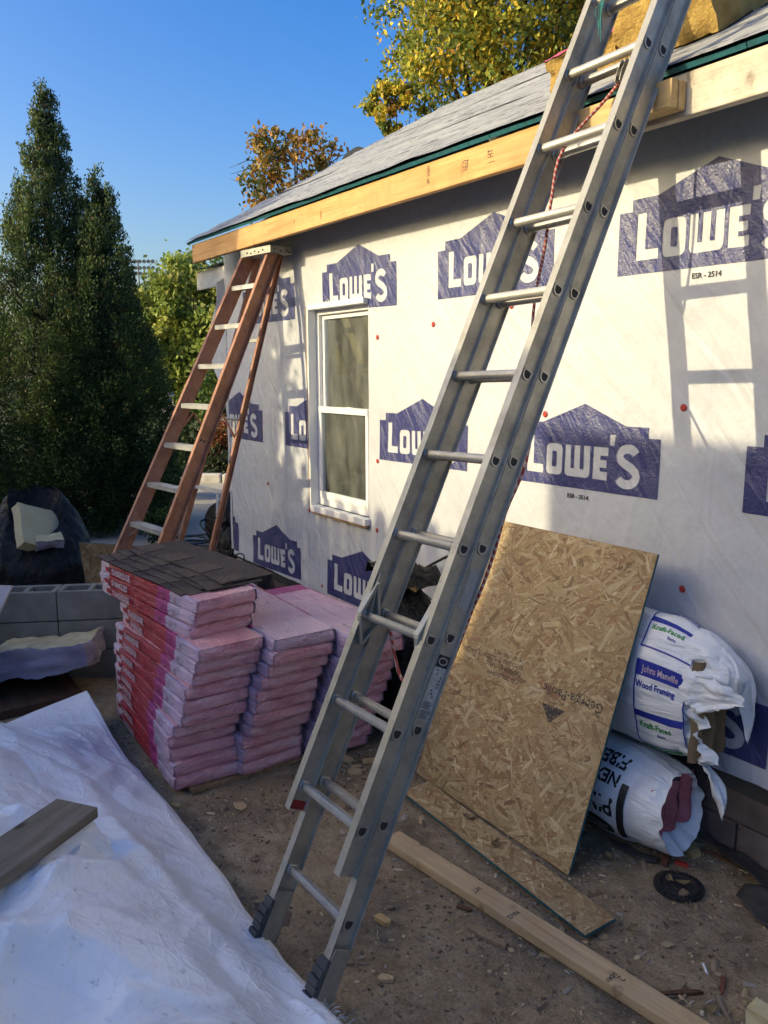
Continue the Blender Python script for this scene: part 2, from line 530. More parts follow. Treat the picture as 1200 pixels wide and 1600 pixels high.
# ------------------------------------------------------------------ mesh helpers
class MB:
    def __init__(s):
        s.v, s.f, s.mi, s.mats = [], [], [], []

    def mat(s, m):
        mm = MAT[m] if isinstance(m, str) else m
        if mm not in s.mats:
            s.mats.append(mm)
        return s.mats.index(mm)

    def add(s, vs, fs, m):
        k = len(s.v)
        i = s.mat(m)
        s.v += [tuple(v) for v in vs]
        s.f += [tuple(a + k for a in f) for f in fs]
        s.mi += [i] * len(fs)

    def box(s, lo, hi, m, M=None):
        x0, y0, z0 = lo
        x1, y1, z1 = hi
        vs = [Vector(p) for p in ((x0, y0, z0), (x1, y0, z0), (x1, y1, z0), (x0, y1, z0), (x0, y0, z1), (x1, y0, z1), (x1, y1, z1), (x0, y1, z1))]
        if M is not None:
            vs = [M @ v for v in vs]
        s.add(vs, [(3, 2, 1, 0), (4, 5, 6, 7), (0, 1, 5, 4), (1, 2, 6, 5), (2, 3, 7, 6), (3, 0, 4, 7)], m)

    def bar(s, a, b, w, h, m, upv=(0, 0, 1)):
        a, b = Vector(a), Vector(b)
        d = (b - a)
        L = d.length
        d.normalize()
        u = Vector(upv)
        x = d.cross(u)
        if x.length < 1e-4:
            x = d.cross(Vector((1, 0, 0)))
        x.normalize()
        u = x.cross(d)
        M = Matrix(((x[0], d[0], u[0], a[0]), (x[1], d[1], u[1], a[1]), (x[2], d[2], u[2], a[2]), (0, 0, 0, 1)))
        s.box((-w / 2, 0, -h / 2), (w / 2, L, h / 2), m, M)

    def tube(s, path, r, m, n=8, cap=True, radii=None):
        path = [Vector(p) for p in path]
        k = len(path)
        rings = []
        pu = None
        for i, p in enumerate(path):
            d = (path[min(i + 1, k - 1)] - path[max(i - 1, 0)]).normalized()
            if pu is None:
                x = d.cross(Vector((0, 0, 1)))
                if x.length < .05:
                    x = d.cross(Vector((1, 0, 0)))
            else:
                x = pu - d * pu.dot(d)
            x.normalize()
            pu = x
            y = d.cross(x)
            rr = radii[i] if radii else r
            rings.append([p + (x * math.cos(2 * math.pi * j / n) + y * math.sin(2 * math.pi * j / n)) * rr for j in range(n)])
        vs = [q for g in rings for q in g]
        fs = []
        for i in range(k - 1):
            for j in range(n):
                fs.append((i * n + j, i * n + (j + 1) % n, (i + 1) * n + (j + 1) % n, (i + 1) * n + j))
        if cap:
            fs.append(tuple(range(n - 1, -1, -1)))
            fs.append(tuple((k - 1) * n + j for j in range(n)))
        s.add(vs, fs, m)

    def sweep(s, stations, m, cap=True):
        """stations: list of rings (closed) of equal length"""
        n = len(stations[0])
        vs = [q for g in stations for q in g]
        fs = []
        for i in range(len(stations) - 1):
            for j in range(n):
                fs.append((i * n + j, i * n + (j + 1) % n, (i + 1) * n + (j + 1) % n, (i + 1) * n + j))
        if cap:
            fs.append(tuple(range(n - 1, -1, -1)))
            k = (len(stations) - 1) * n
            fs.append(tuple(k + j for j in range(n)))
        s.add(vs, fs, m)

    def prism(s, poly, fn, d0, d1, m, msides=None):
        """poly: 2D points; fn(u,v,d)->Vector"""
        n = len(poly)
        vs = [fn(u, v, d0) for u, v in poly] + [fn(u, v, d1) for u, v in poly]
        s.add(vs, [tuple(range(n - 1, -1, -1)), tuple(range(n, 2 * n))], m)
        s.add(vs, [(j, (j + 1) % n, n + (j + 1) % n, n + j) for j in range(n)], msides or m)

    def grid(s, fn, nu, nv, m, skip=None, closed_u=False):
        vs, fs = [], []
        for i in range(nu + 1):
            for j in range(nv + 1):
                vs.append(fn(i / nu, j / nv))
        for i in range(nu):
            for j in range(nv):
                if skip and skip((i + .5) / nu, (j + .5) / nv):
                    continue
                a = i * (nv + 1) + j
                fs.append((a, a + nv + 1, a + nv + 2, a + 1))
        s.add(vs, fs, m)

    def build(s, name, parent=None, smooth=False, bevel=0, weld=False, kind=None, label=None, auto=None):
        me = bpy.data.meshes.new(name)
        off = Vector(parent['_w']) if parent is not None and '_w' in parent.keys() else Vector((0, 0, 0))
        me.from_pydata([tuple(Vector(v) - off) for v in s.v], [], s.f)
        for mm in s.mats:
            me.materials.append(mm)
        me.polygons.foreach_set('material_index', s.mi)
        me.update()
        if weld or True:
            bm = bmesh.new()
            bm.from_mesh(me)
            if weld:
                bmesh.ops.remove_doubles(bm, verts=bm.verts, dist=1e-5)
            bmesh.ops.recalc_face_normals(bm, faces=bm.faces)
            bm.to_mesh(me)
            bm.free()
        if smooth:
            me.polygons.foreach_set('use_smooth', [True] * len(me.polygons))
            if auto:
                me.set_sharp_from_angle(angle=R(auto))
        o = bpy.data.objects.new(name, me)
        COL.objects.link(o)
        if parent is not None:
            o.parent = parent
        if bevel:
            b = o.modifiers.new('bevel', 'BEVEL')
            b.width = bevel
            b.segments = 2
            b.limit_method = 'ANGLE'
            b.angle_limit = R(40)
        if kind:
            o['kind'] = kind
        if label:
            o['label'] = label
        return o


def thing(name, label, cat, loc=(0, 0, 0), group=None, local=False):
    o = bpy.data.objects.new(name, None)
    o.empty_display_size = .1
    COL.objects.link(o)
    o['label'] = label
    o['category'] = cat
    if group:
        o['group'] = group
    o.location = loc
    if not local:
        o['_w'] = tuple(loc)
    return o


def tag(o, label, cat, group=None):
    o['label'] = label
    o['category'] = cat
    if group:
        o['group'] = group
    return o


def recenter(o):
    """move the origin of a one-mesh thing to the bottom centre of its mesh"""
    me = o.data
    n = len(me.vertices)
    a = np.empty(n * 3)
    me.vertices.foreach_get('co', a)
    a = a.reshape(-1, 3)
    c = (a.min(0) + a.max(0)) / 2
    c[2] = a[:, 2].min()
    me.vertices.foreach_set('co', (a - c).ravel())
    me.update()
    o.location = Vector(c)
    return o


def fill2d(splines):
    """closed 2D outlines (even-odd) -> (verts, faces)"""
    cu = bpy.data.curves.new('tmp', 'CURVE')
    cu.dimensions = '2D'
    cu.fill_mode = 'BOTH'
    for pts in splines:
        sp = cu.splines.new('POLY')
        sp.points.add(len(pts) - 1)
        for p, (x, y) in zip(sp.points, pts):
            p.co = (x, y, 0, 1)
        sp.use_cyclic_u = True
    ob = bpy.data.objects.new('tmp', cu)
    me = bpy.data.meshes.new_from_object(ob)
    vs = [(v.co.x, v.co.y) for v in me.vertices]
    fs = [tuple(p.vertices) for p in me.polygons]
    bpy.data.objects.remove(ob)
    bpy.data.curves.remove(cu)
    bpy.data.meshes.remove(me)
    return vs, fs


def text2d(body, size, bold=0.0, align='LEFT', sx=1.0, res=2):
    cu = bpy.data.curves.new('tmp', 'FONT')
    cu.body = body
    cu.size = size
    cu.offset = bold
    cu.align_x = align
    cu.resolution_u = res
    cu.fill_mode = 'FRONT'
    ob = bpy.data.objects.new('tmp', cu)
    me = bpy.data.meshes.new_from_object(ob)
    vs = [(v.co.x * sx, v.co.y) for v in me.vertices]
    fs = [tuple(p.vertices) for p in me.polygons]
    bpy.data.objects.remove(ob)
    bpy.data.curves.remove(cu)
    bpy.data.meshes.remove(me)
    return vs, fs


def subdivide2d(vs, fs, maxlen):
    bm = bmesh.new()
    bv = [bm.verts.new((x, y, 0)) for x, y in vs]
    for f in fs:
        try:
            bm.faces.new([bv[i] for i in f])
        except ValueError:
            pass
    bmesh.ops.triangulate(bm, faces=bm.faces)
    for _ in range(7):
        es = [e for e in bm.edges if e.calc_length() > maxlen]
        if not es:
            break
        bmesh.ops.subdivide_edges(bm, edges=es, cuts=1)
        bmesh.ops.triangulate(bm, faces=[f for f in bm.faces if len(f.verts) > 3])
    bm.verts.ensure_lookup_table()
    bm.verts.index_update()
    v2 = [(v.co.x, v.co.y) for v in bm.verts]
    f2 = [tuple(v.index for v in f.verts) for f in bm.faces]
    bm.free()
    return v2, f2


def nz(x, y=0, z=0):
    return mnoise.noise(Vector((x, y, z)))


def fast_mesh(name, V, F, mat, cols=None, uvs=None, parent=None, smooth=False, kind=None):
    """V (n,3) numpy, F (m,k) numpy"""
    me = bpy.data.meshes.new(name)
    V = np.asarray(V, np.float32)
    if parent is not None and '_w' in parent.keys():
        V = V - np.array(parent['_w'], np.float32)
    F = np.asarray(F, np.int32)
    k = F.shape[1]
    me.vertices.add(len(V))
    me.vertices.foreach_set('co', V.ravel())
    me.loops.add(F.size)
    me.loops.foreach_set('vertex_index', F.ravel())
    me.polygons.add(len(F))
    me.polygons.foreach_set('loop_start', np.arange(0, F.size, k, dtype=np.int32))
    me.polygons.foreach_set('loop_total', np.full(len(F), k, np.int32))
    me.update(calc_edges=True)
    if cols is not None:
        ca = me.color_attributes.new('Col', 'FLOAT_COLOR', 'POINT')
        c4 = np.ones((len(V), 4), np.float32)
        c4[:, :3] = cols
        ca.data.foreach_set('color', c4.ravel())
    if uvs is not None:
        uv = me.uv_layers.new(name='UVMap')
        uv.data.foreach_set('uv', np.asarray(uvs, np.float32).ravel())
    me.materials.append(MAT[mat])
    if smooth:
        me.polygons.foreach_set('use_smooth', np.ones(len(F), bool))
    me.validate()
    o = bpy.data.objects.new(name, me)
    COL.objects.link(o)
    if parent is not None:
        o.parent = parent
    if kind:
        o['kind'] = kind
    return o


def leaf_quads(C, size, rng, aspect=.6, droop=None, jitter=.4):
    """random leaf quads at centres C"""
    n = len(C)
    d = rng.normal(size=(n, 3))
    if droop is not None:
        d = d * .7 + np.asarray(droop)
    d /= np.linalg.norm(d, axis=1)[:, None]
    q = rng.normal(size=(n, 3))
    s = np.cross(d, q)
    s /= np.linalg.norm(s, axis=1)[:, None]
    L = size * (1 + jitter * rng.uniform(-1, 1, n))[:, None]
    w = L * aspect
    V = np.stack([C - d * L * .5, C + s * w * .5, C + d * L * .5, C - s * w * .5], 1).reshape(-1, 3)
    F = np.arange(4 * n).reshape(n, 4)
    return V, F


# ------------------------------------------------------------------ ground
def gz(x, y):
    """height of the dirt"""
    if not (-7.4 < x < 1.4 and -4.2 < y < .4):
        return 0.0
    e = min(1, (x + 7.4) / .6, (1.4 - x) / .6, (y + 4.2) / .5, (.4 - y) / .4)
    return e * (.012 * nz(x * 1.7, y * 1.7, 3) + .007 * nz(x * 6, y * 6, 8) + .003 * nz(x * 19, y * 19, 1)) - .004


def make_ground():
    xs = [-600, -250, -120, -60, -30, -18, -14, -10, -8] + list(np.arange(-7.4, 1.41, .04)) + [3, 8, 20, 60, 200, 600]
    ys = [-600, -200, -60, -20, -10, -6] + list(np.arange(-4.2, .41, .04)) + [1.5, 4, 10, 25, 60, 200, 600]
    V = np.array([(x, y, gz(x, y)) for x in xs for y in ys])
    ny = len(ys)
    F = np.array([(i * ny + j, (i + 1) * ny + j, (i + 1) * ny + j + 1, i * ny + j + 1) for i in range(len(xs) - 1) for j in range(ny - 1)])
    o = fast_mesh('ground', V, F, 'dirt', smooth=True, kind='structure')
    # lawn and driveway beyond the corner of the house
    b = MB()
    b.grid(lambda u, v: Vector((-14.25 - 330 * u, -120 + 320 * v, .006)), 4, 4, 'grass')
    b.build('lawn', kind='structure')
    b = MB()
    b.grid(lambda u, v: Vector((-14.2 + 5.4 * u, -.6 + 10 * v, .006)), 4, 4, 'concrete')
    b.build('driveway', kind='structure')


make_ground()


def make_litter():
    rng = np.random.default_rng(5)
    # small chips, stones, sawdust curls: one countless scatter
    n = 34000
    x = rng.uniform(-4.6, .4, n)
    y = rng.uniform(-2.6, -.02, n)
    cl = np.array([mnoise.noise(Vector((a * 1.4, b * 1.4, 5))) for a, b in zip(x, y)])
    keep = rng.uniform(-.6, .9, n) < cl + .25
    x, y = x[keep], y[keep]
    n = len(x)
    n2 = 330
    x[:n2] = rng.uniform(-3.3, -.6, n2)
    y[:n2] = rng.uniform(-1.75, -.1, n2)
    z = np.array([gz(a, b) for a, b in zip(x, y)])
    L = rng.gamma(1.6, .0036, n) + .0025
    wd = L * np.where(rng.uniform(0, 1, n) < .35, rng.uniform(.08, .2, n), rng.uniform(.3, .9, n))
    L = np.where(wd < L * .2, L * 1.9, L)
    L[:n2] = rng.gamma(3, .009, n2) + .008
    wd[:n2] = L[:n2] * rng.uniform(.12, .55, n2)
    h = np.minimum(L, .012) * rng.uniform(.15, .6, n)
    th = rng.uniform(0, 2 * np.pi, n)
    ca, sa = np.cos(th), np.sin(th)
    base = np.array([(-1, -1, 0), (1, -1, 0), (1, 1, 0), (-1, 1, 0), (-.7, -.6, 1), (.8, -.7, 1), (.6, .8, 1), (-.8, .7, 1)], float)
    P = base[None] * np.stack([L / 2, wd / 2, h], 1)[:, None]
    P[:, :, 2] += (base[None, :, 0] * (rng.normal(0, .12, n) * L)[:, None])
    X = P[:, :, 0] * ca[:, None] - P[:, :, 1] * sa[:, None] + x[:, None]
    Y = P[:, :, 0] * sa[:, None] + P[:, :, 1] * ca[:, None] + y[:, None]
    Z = P[:, :, 2] + z[:, None]
    V = np.stack([X, Y, Z], 2).reshape(-1, 3)
    fb = np.array([(4, 5, 6, 7), (0, 1, 5, 4), (1, 2, 6, 5), (2, 3, 7, 6), (3, 0, 4, 7)])
    F = (fb[None] + 8 * np.arange(n)[:, None, None]).reshape(-1, 4)
    pal = np.array([(.52, .40, .23), (.40, .29, .16), (.26, .19, .115), (.13, .095, .065), (.30, .25, .19), (.20, .12, .07), (.58, .50, .38)])
    pr = np.array([.10, .24, .28, .16, .12, .08, .02])
    c = pal[rng.choice(len(pal), n, p=pr)] * rng.uniform(.7, 1.2, n)[:, None]
    o = fast_mesh('ground_litter', V, F, 'chip', cols=np.repeat(c, 8, 0), kind='stuff')
    tag(o, 'small wood chips, grit and dry scraps strewn over the dirt yard', 'litter')


make_litter()


# ------------------------------------------------------------------ house
HX0, HX1 = -6.45, 3.2
WX0, WX1, WZ0, WZ1 = -4.995, -4.29, .995, 2.355
WY = -.016


def wave(x, z):
    e = min(1.0, max(0.0, (2.9 - z) / .4)) * .9 + .1
    a = .006 * nz(x * 1.6 + z * 1.1, 0, z * 1.3) + .0035 * nz((x * .77 - z * .64) * 7.0, 2.3, (x * .64 + z * .77) * 1.6)
    a += .002 * nz((x * .5 + z * .86) * 5.0, 7.1, (x * .86 - z * .5) * 1.1)
    d = min(abs(x - WX0), abs(x - WX1)) if WZ0 < z < WZ1 else 1
    a *= e
    # loose flap at the far upper corner
    return WY + a


house = thing('house', 'small single-storey house wrapped in white house wrap with roof under repair', 'house', (HX0, 0, 0))


def house_build():
    T = .14
    b = MB()
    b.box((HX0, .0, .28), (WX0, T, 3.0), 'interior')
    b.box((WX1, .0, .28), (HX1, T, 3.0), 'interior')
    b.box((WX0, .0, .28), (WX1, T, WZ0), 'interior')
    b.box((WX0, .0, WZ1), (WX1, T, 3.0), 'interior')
    b.box((HX0, 4.85, .28), (HX1, 4.99, 3.0), 'wrap')
    b.box((HX0, T + .002, .28), (HX0 + T, 4.848, 3.0), 'wrap')
    b.box((HX1 - T, T + .002, .28), (HX1, 4.848, 3.0), 'wrap')
    b.box((HX0 + T, 1.6, .28), (HX1 - T, 1.65, 3.0), 'interior')
    b.build('wall', house)
    # --- wrap sheet: lines through the window opening
    xs = sorted(set([round(v, 4) for v in np.arange(HX0 - .01, HX1, .028)] + [WX0, WX1]))
    zs = sorted(set([round(v, 4) for v in np.arange(.352, 2.97, .028)] + [WZ0, WZ1]))
    V = []
    for x in xs:
        for z in zs:
            zz = z
            if z < .36:
                zz = z + .008 * nz(x * 3, 4, 0) + .004 * nz(x * 13, 1, 2)
            V.append((x, wave(x, zz) - (.006 * max(0, 1 - (zz - .35) / .2)), zz))
    nzs = len(zs)
    F = []
    for i in range(len(xs) - 1):
        for j in range(nzs - 1):
            cx, cz = (xs[i] + xs[i + 1]) / 2, (zs[j] + zs[j + 1]) / 2
            if WX0 < cx < WX1 and WZ0 < cz < WZ1:
                continue
            a = i * nzs + j
            F.append((a, a + nzs, a + nzs + 1, a + 1))
    wrap = fast_mesh('house_wrap', np.array(V), np.array(F), 'wrap', parent=house, smooth=True)
    wrap['_w'] = tuple(house['_w'])
    # --- loose flap curling off the far corner
    b = MB()

    def flap(u, v):
        z = .40 + 2.30 * v
        loose = max(0, (v - .50) / .50)
        out = .05 + .36 * max(0, math.sin(math.pi * min(1, loose * 1.12) ** 1.6)) ** 1.2
        a = u * out
        x = HX0 - .01 - a * .80
        y = WY - .004 - .10 * loose * math.sin(u * 2.0) + .05 * u * loose + .012 * nz(u * 3, v * 8, 1) * u
        return Vector((x, y, z - .08 * u * loose))
    b.grid(flap, 14, 50, 'wrap')
    b.build('loose_wrap_flap', house, smooth=True)
    # --- logos
    lv, lf = logo2d()
    for k, (x0, z0, w, tilt) in enumerate(LOGOS):
        b = MB()
        pts = []
        ok = []
        for (u, v) in lv:
            x = x0 + u * w
            z = z0 + v * w + tilt * u * w
            x = min(max(x, HX0), HX1)
            pts.append(Vector((x, wave(x, z) - .0025 - (.006 * max(0, 1 - (z - .35) / .2)), z)))
        fs = []
        for f in lf:
            cx = sum(pts[i].x for i in f) / len(f)
            cz = sum(pts[i].z for i in f) / len(f)
            if WX0 - .03 < cx < WX1 + .006 and WZ0 - .02 < cz < WZ1 + .04:
                continue
            if cz < .36:
                continue
            fs.append(f)
        b.add(pts, fs, 'print_blue')
        b.build('logo', wrap, smooth=True)
    for (x, z, s) in ((-1.93, 2.285, .55), (-2.53, 1.352, .55), (-3.16, 2.28, .55)):
        vs, fs = text2d('ESR - 2514', .052 * s, .0006, 'CENTER')
        b = MB()
        b.add([Vector((x + u, wave(x + u, z + v) - .003, z + v)) for u, v in vs], fs, 'print_black')
        b.build('small_print', wrap)
    # --- red cap nails
    for (x, z) in ((-1.997, 1.788), (-2.753, 1.731), (-1.948, 1.052), (-4.187, 2.141), (-3.627, 2.191), (-4.185, 1.379),
                   (-4.195, .933), (-5.08, .938), (-5.553, .40), (-3.0, 2.25), (-4.9, .41), (-5.75, 1.06), (-1.2, 1.1), (-3.2, .9)):
        b = MB()
        yy = wave(x, z) - .003
        n = 14
        r1, r2 = .0155, .009
        ring = [Vector((x + r1 * math.cos(2 * math.pi * i / n), yy, z + r1 * math.sin(2 * math.pi * i / n))) for i in range(n)]
        ring2 = [Vector((x + r2 * math.cos(2 * math.pi * i / n), yy - .004, z + r2 * math.sin(2 * math.pi * i / n))) for i in range(n)]
        b.add(ring + ring2 + [Vector((x, yy - .003, z))], [(i, (i + 1) % n, n + (i + 1) % n, n + i) for i in range(n)] + [(n + i, n + (i + 1) % n, 2 * n) for i in range(n)], 'cap_red')
        b.build('cap_nail', wrap)
    # --- foundation of blocks
    rng = random.Random(3)
    for row, (z0, z1) in enumerate(((-.06, .135), (.145, .345))):
        x = HX0 + (.2 if row else 0)
        while x < HX1:
            b = MB()
            x1 = min(x + .39, HX1)
            d = rng.uniform(-.004, .004)
            b.box((x, .012 + d, z0), (x1, .19, z1), 'cmu_dark')
            b.build('foundation_block', house, bevel=.006)
            x += .40
    b = MB()
    b.box((HX0 + .01, .03, -.06), (HX1, .10, .36), 'cmu_dark')
    b.build('mortar', house)
    # --- window
    win = MB()
    y0, y1 = .035, .11
    F_ = .038
    win.box((WX0, y0, WZ0), (WX0 + F_, y1, WZ1), 'window_white')
    win.box((WX1 - F_, y0, WZ0), (WX1, y1, WZ1), 'window_white')
    win.box((WX0 + F_, y0, WZ1 - F_), (WX1 - F_, y1, WZ1), 'window_white')
    win.box((WX0 + F_, y0, WZ0), (WX1 - F_, y1, WZ0 + .05), 'window_white')
    w = win.build('window', house, bevel=.003)
    w['_w'] = tuple(house['_w'])
    w.location.y = -.022
    b = MB()
    b.box((WX0 - .014, WY - .016, WZ0 - .035), (WX0 + .006, .034, WZ1 + .03), 'window_white')
    b.box((WX0 + .006, WY - .016, WZ1 - .004), (WX1 + .004, .034, WZ1 + .03), 'window_white')
    b.build('casing', w, bevel=.003)
    b = MB()
    b.box((WX0 - .032, WY - .012, WZ0 - .03), (WX0 - .015, .0, WZ1 + .02), 'raw_wood')
    b.build('wood_edge', w)
    b = MB()
    b.box((WX0 + .007, WY - .020, WZ0 - .045), (WX1 + .012, .034, WZ0 - .001), 'window_white')
    b.box((WX0 + .007, WY - .012, WZ0 - .062), (WX1 + .008, 0, WZ0 - .047), 'raw_wood')
    b.build('sill', w, bevel=.003)
    zm = 1.683
    b = MB()
    b.box((WX0 + F_ + .001, .062, zm + .004), (WX0 + F_ + .03, .095, WZ1 - F_ - .001), 'window_white')
    b.box((WX1 - F_ - .03, .062, zm + .004), (WX1 - F_ - .001, .095, WZ1 - F_ - .001), 'window_white')
    b.box((WX0 + F_ + .03, .062, WZ1 - F_ - .03), (WX1 - F_ - .03, .095, WZ1 - F_ - .001), 'window_white')
    b.box((WX0 + F_ + .001, .058, zm - .022), (WX1 - F_ - .001, .098, zm + .003), 'window_white')
    b.box((-4.63, .045, zm + .003), (-4.58, .075, zm + .015), 'window_white')
    b.build('upper_sash', w, bevel=.002)
    b = MB()
    b.box((WX0 + F_ + .001, .026, WZ0 + .051), (WX0 + F_ + .032, .056, zm - .03), 'window_white')
    b.box((WX1 - F_ - .032, .026, WZ0 + .051), (WX1 - F_ - .001, .056, zm - .03), 'window_white')
    b.box((WX0 + F_ + .001, .022, zm - .03), (WX1 - F_ - .001, .056, zm + .012), 'window_white')
    b.box((WX0 + F_ + .032, .024, WZ0 + .051), (WX1 - F_ - .032, .056, WZ0 + .10), 'window_white')
    b.build('lower_sash', w, bevel=.002)
    b = MB()
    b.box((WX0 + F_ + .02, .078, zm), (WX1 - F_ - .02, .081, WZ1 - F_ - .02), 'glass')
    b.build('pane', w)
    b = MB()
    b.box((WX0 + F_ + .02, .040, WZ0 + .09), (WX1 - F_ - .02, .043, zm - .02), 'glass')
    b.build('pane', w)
    b = MB()
    b.grid(lambda u, v: Vector((WX0 + .20 + .08 * (1 - v) - .035 * math.sin(v * 6.5) + (WX1 - WX0 - .225) * min(1, u * (1.0 - .12 * (1 - v))),
                                min(.136, .108 + .012 * math.sin(u * 9 + v * 2) + .02 * (1 - u) * v),
                                WZ0 - .02 + (WZ1 - WZ0 - .17 - .05 * u) * v)), 14, 20, 'paper')
    b.build('paper_cover', w, smooth=True)
    # --- fascia
    FY0, FY1 = -.284, -.246
    b = MB()
    b.box((-6.47, FY0, 2.803), (-2.552, FY1, 2.945), 'fascia_new')
    b.build('fascia_board', house, bevel=.004, label='new orange fir fascia board at the far end of the eave')
    b = MB()
    b.box((-2.55, FY0 - .006, 2.80), (HX1 + .2, FY1, 2.943), 'fascia_old')
    b.build('fascia_board', house, bevel=.004, label='old greyish fascia board above the tall ladder')
    vs, fs = text2d('SPF  S-GRN', .034, 0.0006)
    b = MB()
    b.add([Vector((-3.32 - v, FY0 - .0012, 2.845 + u)) for u, v in [(q[0] * .5, q[1]) for q in vs]], fs, 'print_faded')
    vs, fs = text2d('No2', .05, 0.001)
    b.add([Vector((-3.03 - v, FY0 - .0012, 2.85 + u)) for u, v in [(q[0] * .55, q[1]) for q in vs]], fs, 'print_faded')
    vs, fs = text2d('|  HT', .05, 0.001)
    b.add([Vector((-2.86 - v, FY0 - .0012, 2.85 + u)) for u, v in [(q[0] * .55, q[1]) for q in vs]], fs, 'print_faded')
    b.build('grade_stamp', house, kind='stuff')
    # --- nailed block boards the ladder leans on
    for k in range(2):
        b = MB()
        b.box((-2.47 + .01 * k, FY0 - .046 - .0395 * k, 2.818), (-1.865 - .004 * k, FY0 - .008 - .0395 * k, 2.912), 'block_wood')
        b.build('wood_block', house, bevel=.004)
    # --- sheathing edge, roof deck
    pit = R(29)
    cp, sp = math.cos(pit), math.sin(pit)
    EY, EZ = -.30, 2.948
    DX0, DX1 = -6.52, HX1 + .25
    RL = 3.1

    def slope(x, s, h):
        return Vector((x, EY + s * cp - h * sp, EZ + s * sp + h * cp))
    b = MB()
    x = DX0
    rng2 = random.Random(9)
    while x < DX1:
        x1 = min(x + 1.22, DX1)
        bb = MB()
        M = [slope(x, 0, 0), slope(x1 - .004, 0, 0), slope(x1 - .004, RL, 0), slope(x, RL, 0), slope(x, 0, .018), slope(x1 - .004, 0, .018), slope(x1 - .004, RL, .018), slope(x, RL, .018)]
        bb.add(M, [(3, 2, 1, 0), (4, 5, 6, 7), (0, 1, 5, 4), (1, 2, 6, 5), (2, 3, 7, 6), (3, 0, 4, 7)], 'teal_edge')
        bb.build('sheathing_panel', house)
        x += 1.22
    # back slope
    ry = EY + RL * cp
    rz = EZ + RL * sp

    def bslope(x, s, h):
        return Vector((x, ry + s * cp + h * sp, rz - s * sp + h * cp))
    bb = MB()
    M = [bslope(DX0, .02, 0), bslope(DX1, .02, 0), bslope(DX1, RL, 0), bslope(DX0, RL, 0), bslope(DX0, .02, .018), bslope(DX1, .02, .018), bslope(DX1, RL, .018), bslope(DX0, RL, .018)]
    bb.add(M, [(3, 2, 1, 0), (4, 5, 6, 7), (0, 1, 5, 4), (1, 2, 6, 5), (2, 3, 7, 6), (3, 0, 4, 7)], 'underlay')
    bb.build('rear_roof_slope', house)
    # underlayment courses with ragged lower edges
    for k, (s0, s1) in enumerate(((-.012, 1.02), (.93, 1.98), (1.89, RL + .02))):
        def und(u, v, s0=s0, s1=s1, k=k):
            x = DX0 - .015 + (DX1 - DX0 + .03) * u
            s = s0 + (s1 - s0) * v
            rag = (1 - v) ** 6
            s += rag * (.020 * nz(x * 1.1, k, 0) + .010 * nz(x * 5, k, 3))
            h = .0215 + .003 * k + .016 * abs(nz(x * .9, s * 4.5, k * 9)) + .006 * abs(nz(x * 2.5, s * 11, k * 3)) + rag * ((.006 + .010 * max(0, nz(x * 2.2, k, 5))) if k == 0 else .0012)
            return slope(x, s, h)
        bb = MB()
        bb.grid(und, 240, 26, 'underlay')
        bb.build('underlayment_sheet', house, smooth=True)
    # gable infill
    bb = MB()
    for gx in (HX0 + .02, HX1 - .02):
        bb.prism([(.0, 3.0), (4.8, 3.0), (2.41, 4.40)], lambda u, v, d, gx=gx: Vector((gx + d, u, v)), 0, .05, 'wrap')
    bb.build('gable', house)
    # small hump of a rear cross roof over the skyline
    bb = MB()
    bb.grid(lambda u, v: Vector((-8.75 + 1.15 * u, 2.35 + 1.4 * v, 3.95 + .47 * math.sin(math.pi * (.08 + .84 * u)) ** .7 * (1 - .15 * v) + .02 * nz(u * 6, v * 3))), 16, 5, 'underlay')
    bb.build('roof_hump', house, smooth=True)


# --- logo drawing (unit width)
def rrect(x0, y0, x1, y1, r, corners=(1, 1, 1, 1), n=4):
    """corners: bl, br, tr, tl"""
    pts = []
    for (cx, cy, a0, on, px, py) in ((x0 + r, y0 + r, 180, corners[0], x0, y0), (x1 - r, y0 + r, 270, corners[1], x1, y0), (x1 - r, y1 - r, 0, corners[2], x1, y1), (x0 + r, y1 - r, 90, corners[3], x0, y1)):
        if on:
            for i in range(n + 1):
                a = R(a0 + 90 * i / n)
                pts.append((cx + r * math.cos(a), cy + r * math.sin(a)))
        else:
            pts.append((px, py))
    return pts


def stroke(path, w):
    """outline of a thick polyline"""
    L, Rr = [], []
    n = len(path)
    for i, p in enumerate(path):
        a = Vector(path[max(0, i - 1)])
        c = Vector(path[min(n - 1, i + 1)])
        d = (c - a).normalized()
        nn = Vector((-d.y, d.x)) * w / 2
        L.append((p[0] + nn.x, p[1] + nn.y))
        Rr.append((p[0] - nn.x, p[1] - nn.y))
    return L + Rr[::-1]


